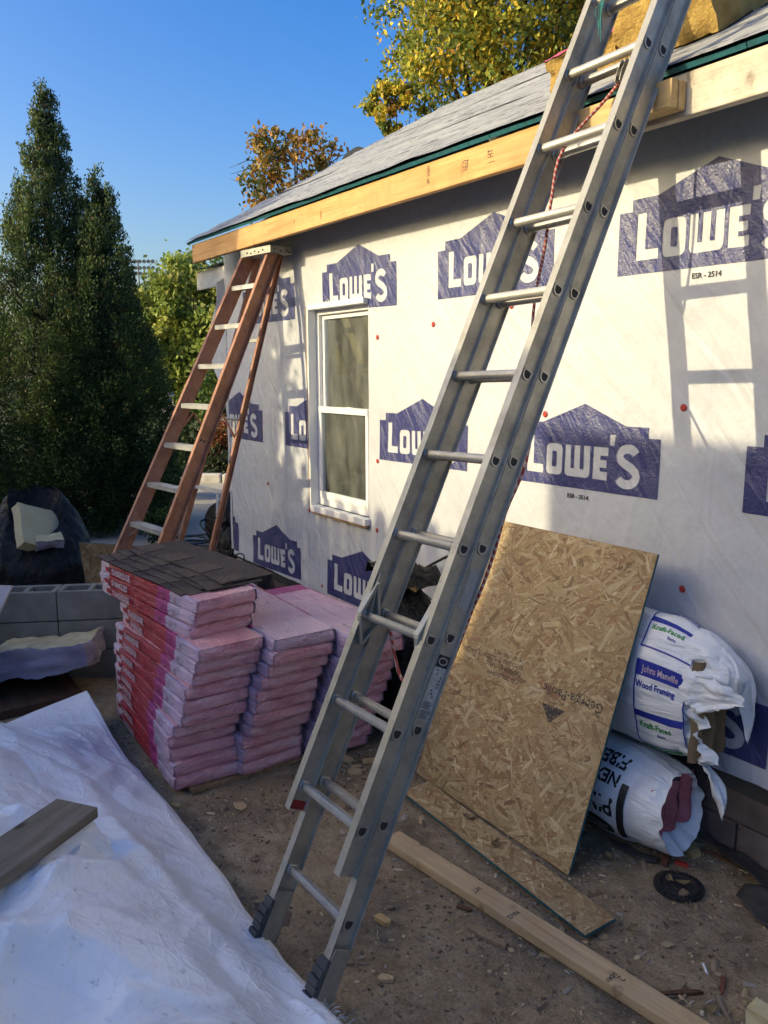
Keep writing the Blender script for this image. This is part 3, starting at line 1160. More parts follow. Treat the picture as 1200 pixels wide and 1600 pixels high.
def logo2d():
    out = [(0, 0), (1, 0), (1, .292), (.928, .292), (.928, .345), (.79, .345), (.52, .452), (.22, .345), (.075, .345), (.075, .292), (0, .292)]
    y0, y1 = .062, .232
    st = .045
    H = []
    # L (taller)
    H.append([(.105, y0), (.232, y0), (.232, y0 + .048), (.105 + .052, y0 + .048), (.105 + .052, .278), (.105, .278)])
    # O
    ox0, ox1 = .252, .375
    H.append(rrect(ox0, y0, ox1, y1, .028))
    O_in = rrect(ox0 + st, y0 + .042, ox1 - st, y1 - .042, .010)
    # W like a flat-bottomed three-post letter
    wx = [.393, .393 + .044, .459, .459 + .042, .524, .524 + .044]
    H.append([(wx[0], y1), (wx[0], y0 + .025), (wx[0] + .008, y0 + .007), (wx[0] + .025, y0), (wx[5] - .025, y0), (wx[5] - .008, y0 + .007), (wx[5], y0 + .025),
              (wx[5], y1), (wx[4], y1), (wx[4], y0 + .045), (wx[3], y0 + .045), (wx[3], y1), (wx[2], y1), (wx[2], y0 + .045), (wx[1], y0 + .045), (wx[1], y1)])
    # E
    ex = .588
    H.append([(ex, y0), (ex + .098, y0), (ex + .098, y0 + .044), (ex + .048, y0 + .044), (ex + .048, .126), (ex + .09, .126), (ex + .09, .166), (ex + .048, .166),
              (ex + .048, y1 - .044), (ex + .098, y1 - .044), (ex + .098, y1), (ex, y1)])
    # apostrophe
    H.append([(.690, .243), (.722, .243), (.727, .300), (.690, .300)])
    # S
    cx = .812
    path = []
    for i in range(9):
        a = R(20 + 160 * i / 8)
        path.append((cx + .052 * math.cos(a), .195 + .040 * math.sin(a)))
    path += [(cx - .048, .178), (cx - .022, .160), (cx + .022, .140), (cx + .050, .118)]
    for i in range(9):
        a = R(0 - 160 * i / 8)
        path.append((cx + .056 * math.cos(a), .098 + .044 * math.sin(a)))
    H.append(stroke(path, .047))
    # registered mark
    H.append([(.905 + .012 * math.cos(2 * math.pi * i / 12), .262 + .012 * math.sin(2 * math.pi * i / 12)) for i in range(12)])
    reg_in = [(.905 + .008 * math.cos(2 * math.pi * i / 12), .262 + .008 * math.sin(2 * math.pi * i / 12)) for i in range(12)]
    vs, fs = fill2d([out] + H + [O_in, reg_in])
    vs, fs = subdivide2d(vs, fs, .055)
    return vs, fs


LOGOS = [(-2.357, 2.327, .862, 0.0), (-3.590, 2.322, .862, 0), (-4.842, 2.335, .862, -.02), (-6.10, 2.305, .862, 0),
         (-2.955, 1.396, .860, .008), (-4.163, 1.392, .845, .01), (-5.430, 1.388, .862, 0), (-6.68, 1.382, .862, 0), (-1.712, 1.404, .862, 0),
         (-6.06, .350, .835, .04), (-4.826, .372, .862, .0), (-3.60, .36, .862, 0), (-2.40, .43, .862, 0), (-1.15, .43, .862, 0), (-7.22, .395, .862, 0),
         (-1.12, 2.327, .862, 0)]
house_build()


# ------------------------------------------------------------------ extension ladder
LB = dict(lx=-1.8623, ly=-1.8311, lean=.4601, side=-.0256, w=.3501, off=.0748, s0=.316, g=-.0276, q=.0092, qx=.0126)


def ladder_frame():
    a = Vector((math.sin(LB['side']), math.sin(LB['lean']), math.cos(LB['lean']))).normalized()
    ac = (Vector((1, 0, 0)) - a * a.x).normalized()
    nr = ac.cross(a)
    if nr.y > 0:
        nr = -nr
    return a, ac, nr


LA, LC, LN = ladder_frame()


def lp(s, n=0.0, x=0.0):
    """point on the ladder: s along the rails, n towards the climber, x across (0 = right rail)"""
    b = (s - .3) * (s - 3.0)
    return Vector((LB['lx'], LB['ly'], 0)) + LA * s + LN * (LB['q'] * b + n) + LC * (LB['qx'] * b + x)


def extension_ladder():
    T = thing('extension_ladder', 'tall silver aluminium extension ladder leaning on the eave', 'ladder', (-2.05, -1.7, 0))

    def rail(s0, s1, n, x, dep, m='alu', skew=0):
        st = []
        k = max(2, int((s1 - s0) / .2))
        hw, fl, tw, tf = dep / 2, .0155, .0022, .0032
        for i in range(k + 1):
            s = s0 + (s1 - s0) * i / k
            prof = [(-fl, -hw), (fl, -hw), (fl, -hw + tf), (tw, -hw + tf + .003), (tw, hw - tf - .003), (fl, hw - tf), (fl, hw), (-fl, hw), (-fl, hw - tf), (-tw, hw - tf - .003), (-tw, -hw + tf + .003), (-fl, -hw + tf)]
            st.append([lp(s, n + b, x + a) for a, b in prof])
        mb = MB()
        mb.sweep(st, m)
        return mb.build('rail', T, bevel=.0012)
    off = LB['off']
    w = LB['w']
    TOP = 4.25
    rail(.075, TOP, 0, 0, .073)
    rail(.075, TOP, 0, -w - .006, .073)
    fs0 = LB['s0'] + .3048 - .165
    rail(fs0, TOP + .3, off, 0, .071)
    rail(fs0 + .055, TOP + .3, off, -w - .002, .071)

    def rung(i, fly):
        s = LB['s0'] + .3048 * i + (LB['g'] if fly else 0)
        n0 = off if fly else 0
        D = []
        hw, hh = .0165, .0135
        D.append((-hw, hh * .75))
        D.append((-hw * .8, hh))
        D.append((hw * .8, hh))
        D.append((hw, hh * .75))
        for j in range(9):
            a = R(0 - 180 * j / 8)
            D.append((hw * math.cos(a), hh * .1 + hh * 1.25 * math.sin(a)))
        # tube closed at both ends, ends flared into a lip
        mb = MB()
        xs = [(-w - .010, 1.28), (-w - .004, 1.3), (-w + .003, 1.28), (-w + .007, 1.0), (-w + .05, 1.0), (-w + .07, .92), (-.07, .92), (-.05, 1.0), (-.008, 1.0), (-.004, 1.28), (.003, 1.32), (.0065, 1.26), (.0065, .90), (.0042, .86)]
        rings = [[lp(s + b * k, n0 + a * k, x) for a, b in D] for x, k in xs]
        mb.sweep(rings, 'alu_rung', cap=False)
        nD = len(D)
        mb.add(rings[-1], [tuple(range(nD))], 'black_rubber_and_shade')  # black cap paints the shade inside the hollow rung end
        mb.add(rings[0], [tuple(range(nD))], 'alu_rung')
        # raised ribs on the tread
        for r in range(5):
            a0 = -hw * .68 + r * hw * .34
            mb.bar(lp(s + hh * .93, n0 + a0, -w + .05), lp(s + hh * .93, n0 + a0, -.05), .0022, .003, 'alu_rung', LA)
        return mb.build('rung', T, smooth=True, auto=35)
    for i in range(0, 13):
        rung(i, False)
        if i >= 1:
            rung(i, True)
    # shoes with ribbed pads
    for x in (0, -w - .006):
        mb = MB()
        sx = 1 if x == 0 else -1
        for q in (-.020, .0175):
            mb.prism([(.25, -.028), (.25, .03), (.06, .050), (-.005, .045), (.02, -.004), (.09, -.028)],
                     lambda u, v, d, q=q, x=x: lp(u, v, x + q + d), 0, .003, 'alu')
        sh = mb.build('shoe', T)
        mb = MB()
        # ribbed rubber pad on the climber side
        for r in range(7):
            s_ = .02 + r * .026
            mb.bar(lp(s_, .0475 + .004 * (r % 2) + .006 * (1 - r / 7), x - .024), lp(s_, .0475 + .004 * (r % 2) + .006 * (1 - r / 7), x + .024), .0225, .016, 'dark_rubber', LN)
        mb.bar(lp(.0, .045, x), lp(.215, .039, x), .046, .014, 'dark_rubber', LN)
        p = mb.build('pad', sh, bevel=.002)
        p.location = (0, 0, 0)
        for me_o in (p,):
            me = me_o.data
            for v in me.vertices:
                v.co -= Vector(T['_w'])
    # rung locks (triangular cast brackets)
    for x in (-w + .012, -.014):
        s = LB['s0'] + .3048 * 3 + LB['g']
        mb = MB()
        tri = [(s + .115, off + .020), (s - .004, off + .046), (s - .012, off - .045)]
        for i in range(3):
            a, b_ = tri[i], tri[(i + 1) % 3]
            mb.bar(lp(a[0], a[1], x), lp(b_[0], b_[1], x), .012, .024, 'alu', LC)
        for i in range(1):
            mb.bar(lp(s + .115, off + .020, x), lp(s - .008, off, x), .006, .014, 'alu', LC)
        mb.bar(lp(s - .01, off + .04, x), lp(s - .10, off - .005, x), .010, .020, 'alu', LC)
        mb.bar(lp(s - .01, off - .045, x), lp(s - .10, off - .005, x), .010, .020, 'alu', LC)
        mb.bar(lp(s + .10, off + .02, x), lp(s + .15, off + .02, x), .012, .012, 'alu', LC)
        mb.bar(lp(s + .118, off + .02, x - .02), lp(s + .118, off + .02, x + .02), .01, .008, 'alu', LA)
        mb.build('rung_lock', T, bevel=.002)
    # labels on the outer faces
    X_ = .0032

    def label(s0, s1, n, wd, m, name, lab=None, content=None):
        mb = MB()
        mb.box((0, 0, 0), (.0006, 1, 1), m)
        mb.v = [tuple(lp(s0 + (s1 - s0) * v[2], n + wd * (v[1] - .5), X_ + v[0])) for v in mb.v]
        return mb.build(name, T, label=lab)
    s3 = LB['s0'] + .3048 * 3
    label(s3 - .27, s3 - .055, -.004, .050, 'white_label', 'warning_label', 'worn white printed label on the right rail')
    mb = MB()

    def onrail(u, v, d, s0, n0):
        return lp(s0 + v, n0 - u, X_ + .0012 + d)
    # black header with an oval, then rows of small print
    mb.prism([(-.024, -.04), (.024, -.04), (.024, 0), (-.024, 0)], lambda u, v, d: onrail(u, v, d, s3 - .057, -.004), 0, .0004, 'print_black')
    ov = [(.019 * math.cos(2 * math.pi * i / 16), -.02 + .013 * math.sin(2 * math.pi * i / 16)) for i in range(16)]
    mb.prism(ov, lambda u, v, d: onrail(u, v, d + .0006, s3 - .057, -.004), 0, .0003, 'white_label')
    ov2 = [(.015 * math.cos(2 * math.pi * i / 16), -.02 + .009 * math.sin(2 * math.pi * i / 16)) for i in range(16)]
    mb.prism(ov2, lambda u, v, d: onrail(u, v, d + .0011, s3 - .057, -.004), 0, .0003, 'print_black')
    rr = random.Random(4)
    for k in range(14):
        v0 = -.155 - k * .0042
        if k in (6,):
            continue
        x1 = rr.uniform(.006, .022)
        mb.prism([(-.021, v0), (x1, v0), (x1, v0 + .0018), (-.021, v0 + .0018)], lambda u, v, d: onrail(u, v, d, s3 - .057, -.004), 0, .0003, 'print_black')
    for k in range(9):
        u0, v0 = rr.uniform(-.015, .012), -.05 - k * .011
        mb.prism([(u0, v0), (u0 + .008, v0 - .004), (u0 + .006, v0 + .004)], lambda u, v, d: onrail(u, v, d, s3 - .057, -.004), 0, .0003, 'print_black')
    mb.build('label_print', T)
    label(s3 + .10, s3 + .235, -.006, .044, 'label_grey', 'faded_sticker', 'faded grey sticker above the printed label')
    mb = MB()
    mb.box((0, 0, 0), (.0006, 1, 1), 'red_label')
    mb.v = [tuple(lp(fs0 + .058 + .030 * v[2], off + .060 * (v[1] - .5), -w - .002 + .0032 + v[0])) for v in mb.v]
    mb.build('red_sticker', T, label='small red sticker at the foot of the sliding section')
    # pulley hanging from an upper rung
    mb = MB()
    s10 = LB['s0'] + .3048 * 10
    mid = -w * .36
    for dx in (-.010, .010):
        mb.prism([(-.012, 0), (.012, 0), (.016, -.05), (.010, -.085), (-.010, -.085), (-.016, -.05)], lambda u, v, d, dx=dx: lp(s10 - .012 + v, off * .5 + u - .01, mid + dx + d), 0, .003, 'alu')
    mb.tube([lp(s10 - .065, off * .5 - .01, mid - .006), lp(s10 - .065, off * .5 - .01, mid + .008)], .018, 'black_rubber_and_shade', 12)
    mb.tube([lp(s10 + .0, off * .5 + .012, mid), lp(s10 + .022, off * .5 - .01, mid), lp(s10, off * .5 - .032, mid), lp(s10 - .02, off * .5 - .01, mid)], .004, 'alu', 6)
    mb.build('pulley', T, smooth=True, auto=40)
    # rope: down from the pulley behind the rungs, then along the right rail
    P = [lp(s10 - .08, off * .5 - .02, mid), Vector((-2.13, -.40, 2.90)), Vector((-2.185, -.55, 2.72)), Vector((-2.20, -.585, 2.55)), Vector((-2.222, -.59, 2.38)),
         Vector((-2.262, -.60, 2.14)), lp(1.95, -.10, -.06), lp(1.682, -.05, -.004), lp(1.526, -.05, .010), lp(1.36, -.05, .004), lp(1.2, -.045, -.042)]
    mb = MB()
    # smooth the path
    PP = []
    for i in range(len(P) - 1):
        a0, a1, a2, a3 = P[max(0, i - 1)], P[i], P[i + 1], P[min(len(P) - 1, i + 2)]
        for k in range(5):
            t = k / 5
            PP.append(.5 * ((2 * a1) + (-a0 + a2) * t + (2 * a0 - 5 * a1 + 4 * a2 - a3) * t * t + (-a0 + 3 * a1 - 3 * a2 + a3) * t ** 3))
    mb.tube(PP, .0058, 'rope', 8)
    mb.build('rope', T, smooth=True, label='red and white rope hanging behind the upper rungs')
    s3f = LB['s0'] + .3048 * 3
    P = [lp(s3f - .01, .01, -w + .03), lp(s3f - .07, -.03, -w + .035), lp(s3f - .13, -.06, -w + .055), lp(s3f - .185, -.07, -w + .11), lp(s3f - .205, -.065, -w + .2), lp(s3f - .17, -.06, -w + .30), lp(s3f - .10, -.052, -.01), lp(s3f + .15, -.05, .003), lp(1.4, -.05, .006)]
    PP = []
    for i in range(len(P) - 1):
        a0, a1, a2, a3 = P[max(0, i - 1)], P[i], P[i + 1], P[min(len(P) - 1, i + 2)]
        for k in range(5):
            t = k / 5
            PP.append(.5 * ((2 * a1) + (-a0 + a2) * t + (2 * a0 - 5 * a1 + 4 * a2 - a3) * t * t + (-a0 + 3 * a1 - 3 * a2 + a3) * t ** 3))
    mb = MB()
    mb.tube(PP, .0058, 'rope', 8)
    mb.build('rope', T, smooth=True, label='lower loop of red rope by the rung lock')
    mb = MB()
    c0 = lp(3.53, off + .04, -.243)
    for k in range(7):
        rr = random.Random(k)
        mb.tube([c0 + Vector((.01 * rr.uniform(-1, 1), 0, .04)), c0 + Vector((.02 * rr.uniform(-1, 1), -.02, .0)), c0 + Vector((.012 * rr.uniform(-1, 1), -.01, -.05 - .06 * rr.random()))], .0016, 'teal_string', 5)
    mb.build('string', T, label='teal string knotted round a rung near the top')


extension_ladder()


# ------------------------------------------------------------------ step ladder
def step_ladder():
    T = thing('step_ladder', 'tall orange-brown fibreglass step ladder standing at the far corner of the house', 'ladder', (-5.43, -1.2, 0))
    P0 = Vector((-5.403, -.297, 2.537))
    D = Vector((-.004, -.130, -.276))
    W0, DW = .304 + .028, .031
    ph = R(7.3)
    ac = Vector((math.cos(ph), math.sin(ph), 0))
    nb = Vector((-math.sin(ph), math.cos(ph), 0))     # towards the wall
    dn = D.normalized()
    nf = ac.cross(dn)
    if nf.y > 0:
        nf = -nf

    def fp(k, side, dx=0, dn_=0):
        return P0 + D * k + ac * (side * (W0 + DW * k) / 2 + dx) + nf * dn_
    KT, KB = -.83, 9.17
    for side in (-1, 1):
        mb = MB()
        st = []
        for k in np.linspace(KT, KB, 8):
            pr = [(0, -.054), (.032, -.054), (.032, -.049), (.005, -.049), (.005, .043), (.032, .043), (.032, .048), (0, .048)]
            st.append([fp(k, side, side * a - side * .004 + (0 if side > 0 else 0), b) for a, b in pr])
        mb.sweep(st, 'fiberglass')
        r = mb.build('front_rail', T, bevel=.0015)
    for k in range(0, 9):
        mb = MB()
        c = P0 + D * k
        wd = W0 + DW * k - .012
        # tread
        lo = c - ac * wd / 2
        hi = c + ac * wd / 2
        for (dy, dz, ww, hh) in ((-.0, 0, .082, .004), (-.039, -.014, .004, .030), (.039, -.012, .004, .024)):
            o = nb * dy + Vector((0, 0, dz))
            mb.bar(lo + o, hi + o, ww, hh, 'alu_step')
        for r in range(6):
            o = nb * (-.032 + r * .0125) + Vector((0, 0, .003))
            mb.bar(lo + o, hi + o, .003, .003, 'alu_step')
        mb.build('step', T)
        # braces under the tread on lower steps
        if k >= 6:
            mb = MB()
            for sd in (-1, 1):
                mb.bar(fp(k + .35, sd, -sd * .006, .0), c + ac * sd * (wd / 2 - .12) + Vector((0, 0, -.01)), .018, .003, 'alu_step')
            mb.build('step_brace', T)
    # rear section
    top = P0 + D * (-.80) + nb * .07
    bot = Vector((-5.43, -1.0, 0)) + nb * .02

    def rp(t, side, dx=0, dy=0):
        c = top.lerp(bot, t)
        return c + ac * (side * (.13 + .115 * t) + dx) + nb * dy
    for side in (-1, 1):
        mb = MB()
        st = []
        for t in np.linspace(.0, 1, 6):
            pr = [(0, -.022), (.024, -.022), (.024, -.018), (.004, -.018), (.004, .018), (.024, .018), (.024, .022), (0, .022)]
            st.append([rp(t, side, side * a, b) for a, b in pr])
        mb.sweep(st, 'fiberglass')
        mb.build('rear_rail', T, bevel=.0012)
    for t in (.22, .42, .60, .78):
        mb = MB()
        mb.bar(rp(t, -1), rp(t, 1), .03, .022, 'white_old' if t > .5 else 'alu_step')
        if t > .4:
            mb.bar(rp(t + .004, 1, -.09), rp(t + .075, 1, -.004), .016, .003, 'white_old')
        mb.build('rear_brace', T, bevel=.002)
    # spreaders
    for side in (-1, 1):
        mb = MB()
        mid = (fp(3.6, side) + rp(.44, side)) / 2 + Vector((0, 0, .10))
        mb.bar(fp(3.85, side, 0, -.02), mid, .016, .004, 'fiberglass', ac)
        mb.bar(mid, rp(.47, side), .016, .004, 'fiberglass', ac)
        mb.build('spreader', T)
    # top cap with rivets
    mb = MB()
    c = P0 + D * -.86 + Vector((.05, 0, 0))
    mb.prism([(-.19, -.085), (.19, -.085), (.185, .10), (-.185, .10)], lambda u, v, d: c + ac * u + nb * v + Vector((0, 0, d)), -.035, .012, 'alu')
    cap = mb.build('top_cap', T, bevel=.006)
    mb = MB()
    for (u, d) in ((-.1, -.012), (-.05, -.02), (.05, -.02), (.1, -.012), (.0, -.01)):
        q = c + ac * u - nb * .086 + Vector((0, 0, d))
        mb.tube([q, q - nb * .004], .006, 'dark_rubber', 8)
    for (v, d) in ((-.05, -.012), (.0, -.02), (.05, -.012), (.07, -.024)):
        q = c + ac * .189 + nb * v + Vector((0, 0, d))
        mb.tube([q, q + ac * .004], .006, 'dark_rubber', 8)
    mb.build('rivet', T)
    # sticker on the outside of the near front rail
    k0, k1 = 3.35, 4.25

    def onr(u, v, d):
        # u across the rail -.035...035, v along 0..1
        return fp(k0 + (k1 - k0) * (1 - v), 1, .0285 + d, u) + Vector((0, 0, 0))
    mb = MB()
    mb.prism([(-.030, .0), (.030, .04), (.030, .62), (.0, .98), (-.030, .60)], lambda u, v, d: fp(k0 + (k1 - k0) * (1 - v), 1, -.0035 + d, u - .003), 0, .0005, 'red_label')
    mb.prism([(-.022, .12), (.020, .14), (.022, .60), (.0, .84), (-.022, .58)], lambda u, v, d: fp(k0 + (k1 - k0) * (1 - v), 1, -.0035 + d, u - .003), .0006, .0009, 'label_grey')
    for q in range(5):
        v0 = .2 + q * .085
        mb.prism([(-.014, v0), (.012, v0 + .02), (.012, v0 + .055), (-.014, v0 + .035)], lambda u, v, d: fp(k0 + (k1 - k0) * (1 - v), 1, -.0035 + d, u - .003), .0011, .0014, 'red_label')
    mb.build('sticker', T, label='worn red and grey sticker on the near front rail')
    # bolts
    mb = MB()
    for kk in (3.85,):
        for sx in (-.012, .012):
            q = fp(kk, 1, -.004, sx)
            mb.tube([q, q + ac * .008], .009, 'dark_rubber', 8)
    mb.build('bolt', T)


step_ladder()


# ------------------------------------------------------------------ shingle bundles
BL, BW, BH = 1.02, .338, .0655


def bundle_surface(seed):
    """closed rounded slab; u 0..1 along x, section angle -> wrinkled plastic-covered slab"""
    mb = MB()
    NX, NA = 46, 44

    def sect(t):
        # superellipse-like section; t 0..1
        a = 2 * math.pi * t
        c, s = math.cos(a), math.sin(a)
        e = .15
        y = math.copysign(abs(c) ** e, c) * BW / 2
        z = math.copysign(abs(s) ** (e * 1.25), s) * BH / 2
        return y, z
    rings = []
    for i in range(NX + 1):
        u = i / NX
        x = BL * u
        end = min(u, 1 - u)
        ez = 1 - .10 * max(0, 1 - end / .012) ** 2
        ring = []
        for j in range(NA):
            y, z = sect((j + .5) / NA)
            y2 = y * (1 - .03 * max(0, 1 - end / .02) ** 2)
            z2 = z * ez
            wr = .0045 * nz(x * 9, y * 9 + seed * 7, z * 60) + .0025 * nz(x * 28, z * 160, seed)
            y2 += wr * (1 if y > 0 else -1) * (abs(z) < BH * .45)
            z2 += .0045 * nz(x * 5, y * 9, seed * 5) + .003 * nz(x * 12, y * 30, seed * 3)
            xx = x + (.010 * nz(y * 14, z * 50, seed + u * 3) + .006 * nz(y * 50, z * 40, seed)) * max(0, 1 - end / .03)
            ring.append(Vector((xx, y2, z2 + BH / 2)))
        rings.append(ring)
    vs = [q for g in rings for q in g]
    sides, tops = [], []
    for i in range(NX):
        for j in range(NA):
            f = (i * NA + j, i * NA + (j + 1) % NA, (i + 1) * NA + (j + 1) % NA, (i + 1) * NA + j)
            y, z = sect((j + 1) / NA)
            (sides if abs(y) > BW * .455 else tops).append(f)
    mb.mat('bundle_pink')
    mb.mat('bundle_side')
    k = len(mb.v)
    mb.v += [tuple(v) for v in vs]
    mb.f += tops
    mb.mi += [0] * len(tops)
    mb.f += sides
    mb.mi += [1] * len(sides)
    # end caps as fans of strips with wrinkles
    for e, ring in ((0, rings[0]), (1, rings[-1])):
        cols = 22
        base = len(mb.v)
        sx = -1 if e == 0 else 1
        pts = []
        for p in range(cols + 1):
            for q in range(7):
                y = BW * .485 * (2 * p / cols - 1)
                z = BH * (.03 + .94 * q / 6)
                rnd = max(0, abs(q - 3) / 3) ** 3
                dx = .005 * (1 - rnd) + .006 * nz(y * 24, z * 30, seed + e * 4) + .005 * nz(y * 70 + z * 90, z * 10, seed)
                edge = max(0, abs(2 * p / cols - 1) - .9) / .1
                pts.append((ring[0].x * 0 + (0 if e == 0 else BL) + sx * (dx - .012 * edge * edge - .005 * rnd), y * (1 - 0), z + .0035 * nz(y * 9, 3, seed * 5) * 1.2))
        mb.v += pts
        for p in range(cols):
            for q in range(6):
                f = (base + p * 7 + q, base + p * 7 + q + 1, base + (p + 1) * 7 + q + 1, base + (p + 1) * 7 + q)
                mb.f.append(f)
                mb.mi.append(0)
    return mb


ORD = ['top', 'second', 'third', 'fourth', 'fifth', 'sixth', 'seventh', 'eighth', 'ninth', 'tenth', 'eleventh', 'twelfth', 'thirteenth', 'fourteenth', 'fifteenth']


def bundles():
    meshes = []
    for sd in range(4):
        o = bundle_surface(sd * 3.7 + 1).build('bundle_body', None, smooth=True, auto=55)
        meshes.append(o.data)
        bpy.data.objects.remove(o)
    # top printed variant
    tops = meshes[1].copy()
    tops.materials[0] = MAT['bundle_top']
    # lettering on the long side (local frame, sits just off the wrap)

    def lettering(word, x1, size, sx):
        vs, fs = text2d(word, size, .0016, 'LEFT', sx)
        mb = MB()
        xr = max(v[0] for v in vs)
        # seen from -y: x runs left to right
        mb.add([Vector((x1 + u, -BW / 2 - .0062, v + BH * .5 - size * .34)) for u, v in vs], fs, 'print_white')
        o = mb.build('lettering', None)
        me = o.data
        bpy.data.objects.remove(o)
        return me
    let1 = lettering('OAKRIDGE', .16, .047, .92)
    let2 = lettering('SHINGLES', .17, .044, .95)

    def emblem():
        mb = MB()
        for (x, s) in ((.71, .036), (.825, .03)):
            for k in range(4):
                mb.box((x + .004 * k, -BW / 2 - .0060, .018 + k * .008), (x + s - .006 * (k % 2), -BW / 2 - .0056, .0205 + k * .008), 'red_bits')
        mb.box((.085, -BW / 2 - .006, .02), (.125, -BW / 2 - .0056, .045), 'red_label')
        o = mb.build('emblem', None)
        me = o.data
        bpy.data.objects.remove(o)
        return me
    emb = emblem()
    rng = random.Random(21)

    def place(name_i, stack, xr, yc, z, rot, tilt, me, letter, tx=0):
        n = ORD[name_i]
        lab = {'front': 'red-sided shingle bundle, %s from the top of the front stack by the tarp',
               'middle': 'pink shingle bundle, %s from the top of the middle stack',
               'back': 'pink shingle bundle, %s from the top of the back stack by the wall'}[stack]
        lab = lab % (n,) if n != 'top' else lab.replace('%s from the top', 'topmost').replace('topmost of', 'topmost of')
        T = thing('shingle_bundle', lab, 'shingle bundle', group='wrapped shingle bundles stacked in three piles', local=True)
        for (nm, dat) in (('wrapper', me), ('lettering', letter), ('emblem', emb if letter else None)):
            if dat is None:
                continue
            o = bpy.data.objects.new(nm, dat)
            COL.objects.link(o)
            o.parent = T
            # local x 0..BL: 0 is the hidden far end
            o.location = (-BL, 0, 0)
        T.location = (xr, yc, z)
        T.rotation_euler = (tx, tilt, rot)
        return T
    # front stack: 14 bundles (from the top)
    N = 14
    H = .0632
    dx = [-.13, -.145, -.16, .0, -.02, -.045, -.055, -.055, -.06, -.10, -.135, -.13, -.105, -.10]
    dy = [.09, .085, .07, .05, .04, .035, .0, -.01, -.02, -.045, -.055, -.055, -.05, -.05]
    ro = [9, 8, 7, 2, 1.5, 2.5, 1, 0, -.5, -2, -3, -2.5, -2, -1.5]
    for i in range(N):
        z = .022 + H * (N - 1 - i)
        place(i, 'front', -3.29 + dx[i], -1.475 + dy[i], z, R(ro[i] + rng.uniform(-1, 1)), R(1.2 if i < 3 else rng.uniform(-.5, .5)), meshes[i % 4], let1 if i not in (1, 4, 7) else let2, R(rng.uniform(-.8, .8)))
    N = 11
    H = .0628
    for i in range(N):
        z = .022 + H * (N - 1 - i)
        t = i / (N - 1)
        place(i, 'middle', -3.21 - .16 * t + rng.uniform(-.02, .02), -1.09 - .13 * t + rng.uniform(-.012, .012), z, R(rng.uniform(-2, 3)), R(rng.uniform(-.5, .5)), tops if i == 0 else meshes[(i * 3 + 1) % 4], None, R(rng.uniform(-.8, .8)))
    N = 11
    H = .060
    for i in range(N):
        z = .022 + H * (N - 1 - i)
        t = i / (N - 1)
        place(i, 'back', -3.13 - .15 * t + rng.uniform(-.02, .02), -.735 - .11 * t + rng.uniform(-.012, .012), z, R(rng.uniform(-2, 2)), R(rng.uniform(-.5, .5)), tops if i == 0 else meshes[(i * 3 + 2) % 4], None, R(rng.uniform(-.8, .8)))
    # board they stand on
    mb = MB()
    mb.box((-4.45, -1.62, .0), (-3.36, -.66, .019), 'osb_base')
    o = mb.build('pallet_board', bevel=.002)
    tag(recenter(o), 'thin wooden board under the pink shingle bundles', 'board')
    # red print marks on the top of the middle stack
    # loose shingles on the front stack
    zt = .022 + .0632 * 14 + .004
    for k, (x0, y0, rz, dz, lab) in enumerate(((-4.40, -1.715, 9, 0, 'lowest dark loose shingle lying on the front bundle stack'),
                                              (-4.38, -1.655, 7.5, .006, 'second dark loose shingle on the front bundle stack, just above the lowest'),
                                              (-4.41, -1.605, 8.5, .012, 'brown loose shingle in the middle of the pile on the front stack'),
                                              (-4.38, -1.545, 6, .018, 'second brown loose shingle from the top of the pile on the front stack'),
                                              (-4.40, -1.51, 9, .024, 'topmost brown loose shingle of the pile on the front stack'))):
        mb = MB()
        Lx, Ly = .90, .30

        def sh(u, v, d, k=k):
            x = Lx * u
            y = Ly * v
            droop = -.020 * max(0, u - .82) / .18 * (1 if k % 2 else .6) + .010 * max(0, .10 - u) / .1
            z = d + .004 * nz(u * 3, v * 2, k) + droop
            return Vector((x, y, z))
        nseg = 30
        top, bot = [], []
        edges = []
        tabs = [0, .14, .27, .45, .58, .78, .88, 1.01]
        for i in range(nseg + 1):
            u = i / nseg
            ti = sum(1 for t in tabs if t <= u)
            yl = -.0 if ti % 2 else .14 / .30 * .30
            edges.append(yl)
        # base sheet and raised tabs
        mb.grid(lambda u, v: sh(u, .0 + v * 1.0, .0030), 24, 4, 'shingle')
        mb.grid(lambda u, v: sh(u, .0 + v * 1.0, .0), 24, 4, 'shingle_edge')
        ed = [sh(i / 24, 0, .0) for i in range(25)] + [sh(1, i / 4, 0) for i in range(1, 5)] + [sh(1 - i / 24, 1, 0) for i in range(1, 25)] + [sh(0, 1 - i / 4, 0) for i in range(1, 4)]
        eu = [e + Vector((0, 0, .0030)) for e in ed]
        n = len(ed)
        mb.add(ed + eu, [(i, (i + 1) % n, n + (i + 1) % n, n + i) for i in range(n)], 'shingle_edge')
        for q in range(0, len(tabs) - 1, 2):
            u0, u1 = tabs[q], min(tabs[q + 1], 1)
            vs = []
            for d in (.0032, .0068):
                for (u, v) in ((u0, .0), (u1, .0), (u1 - .02, .48), (u0 + .02, .48)):
                    vs.append(sh(u, v, d))
            mb.add(vs, [(4, 5, 6, 7), (0, 1, 5, 4), (1, 2, 6, 5), (2, 3, 7, 6), (3, 0, 4, 7)], 'shingle2')
        o = mb.build('loose_shingle', smooth=False)
        o.location = (x0, y0, zt + dz + .027)
        o.rotation_euler = (0, R(1.1), R(rz))
        tag(o, lab, 'shingle', 'loose roof shingles piled on the front bundle stack')


bundles()


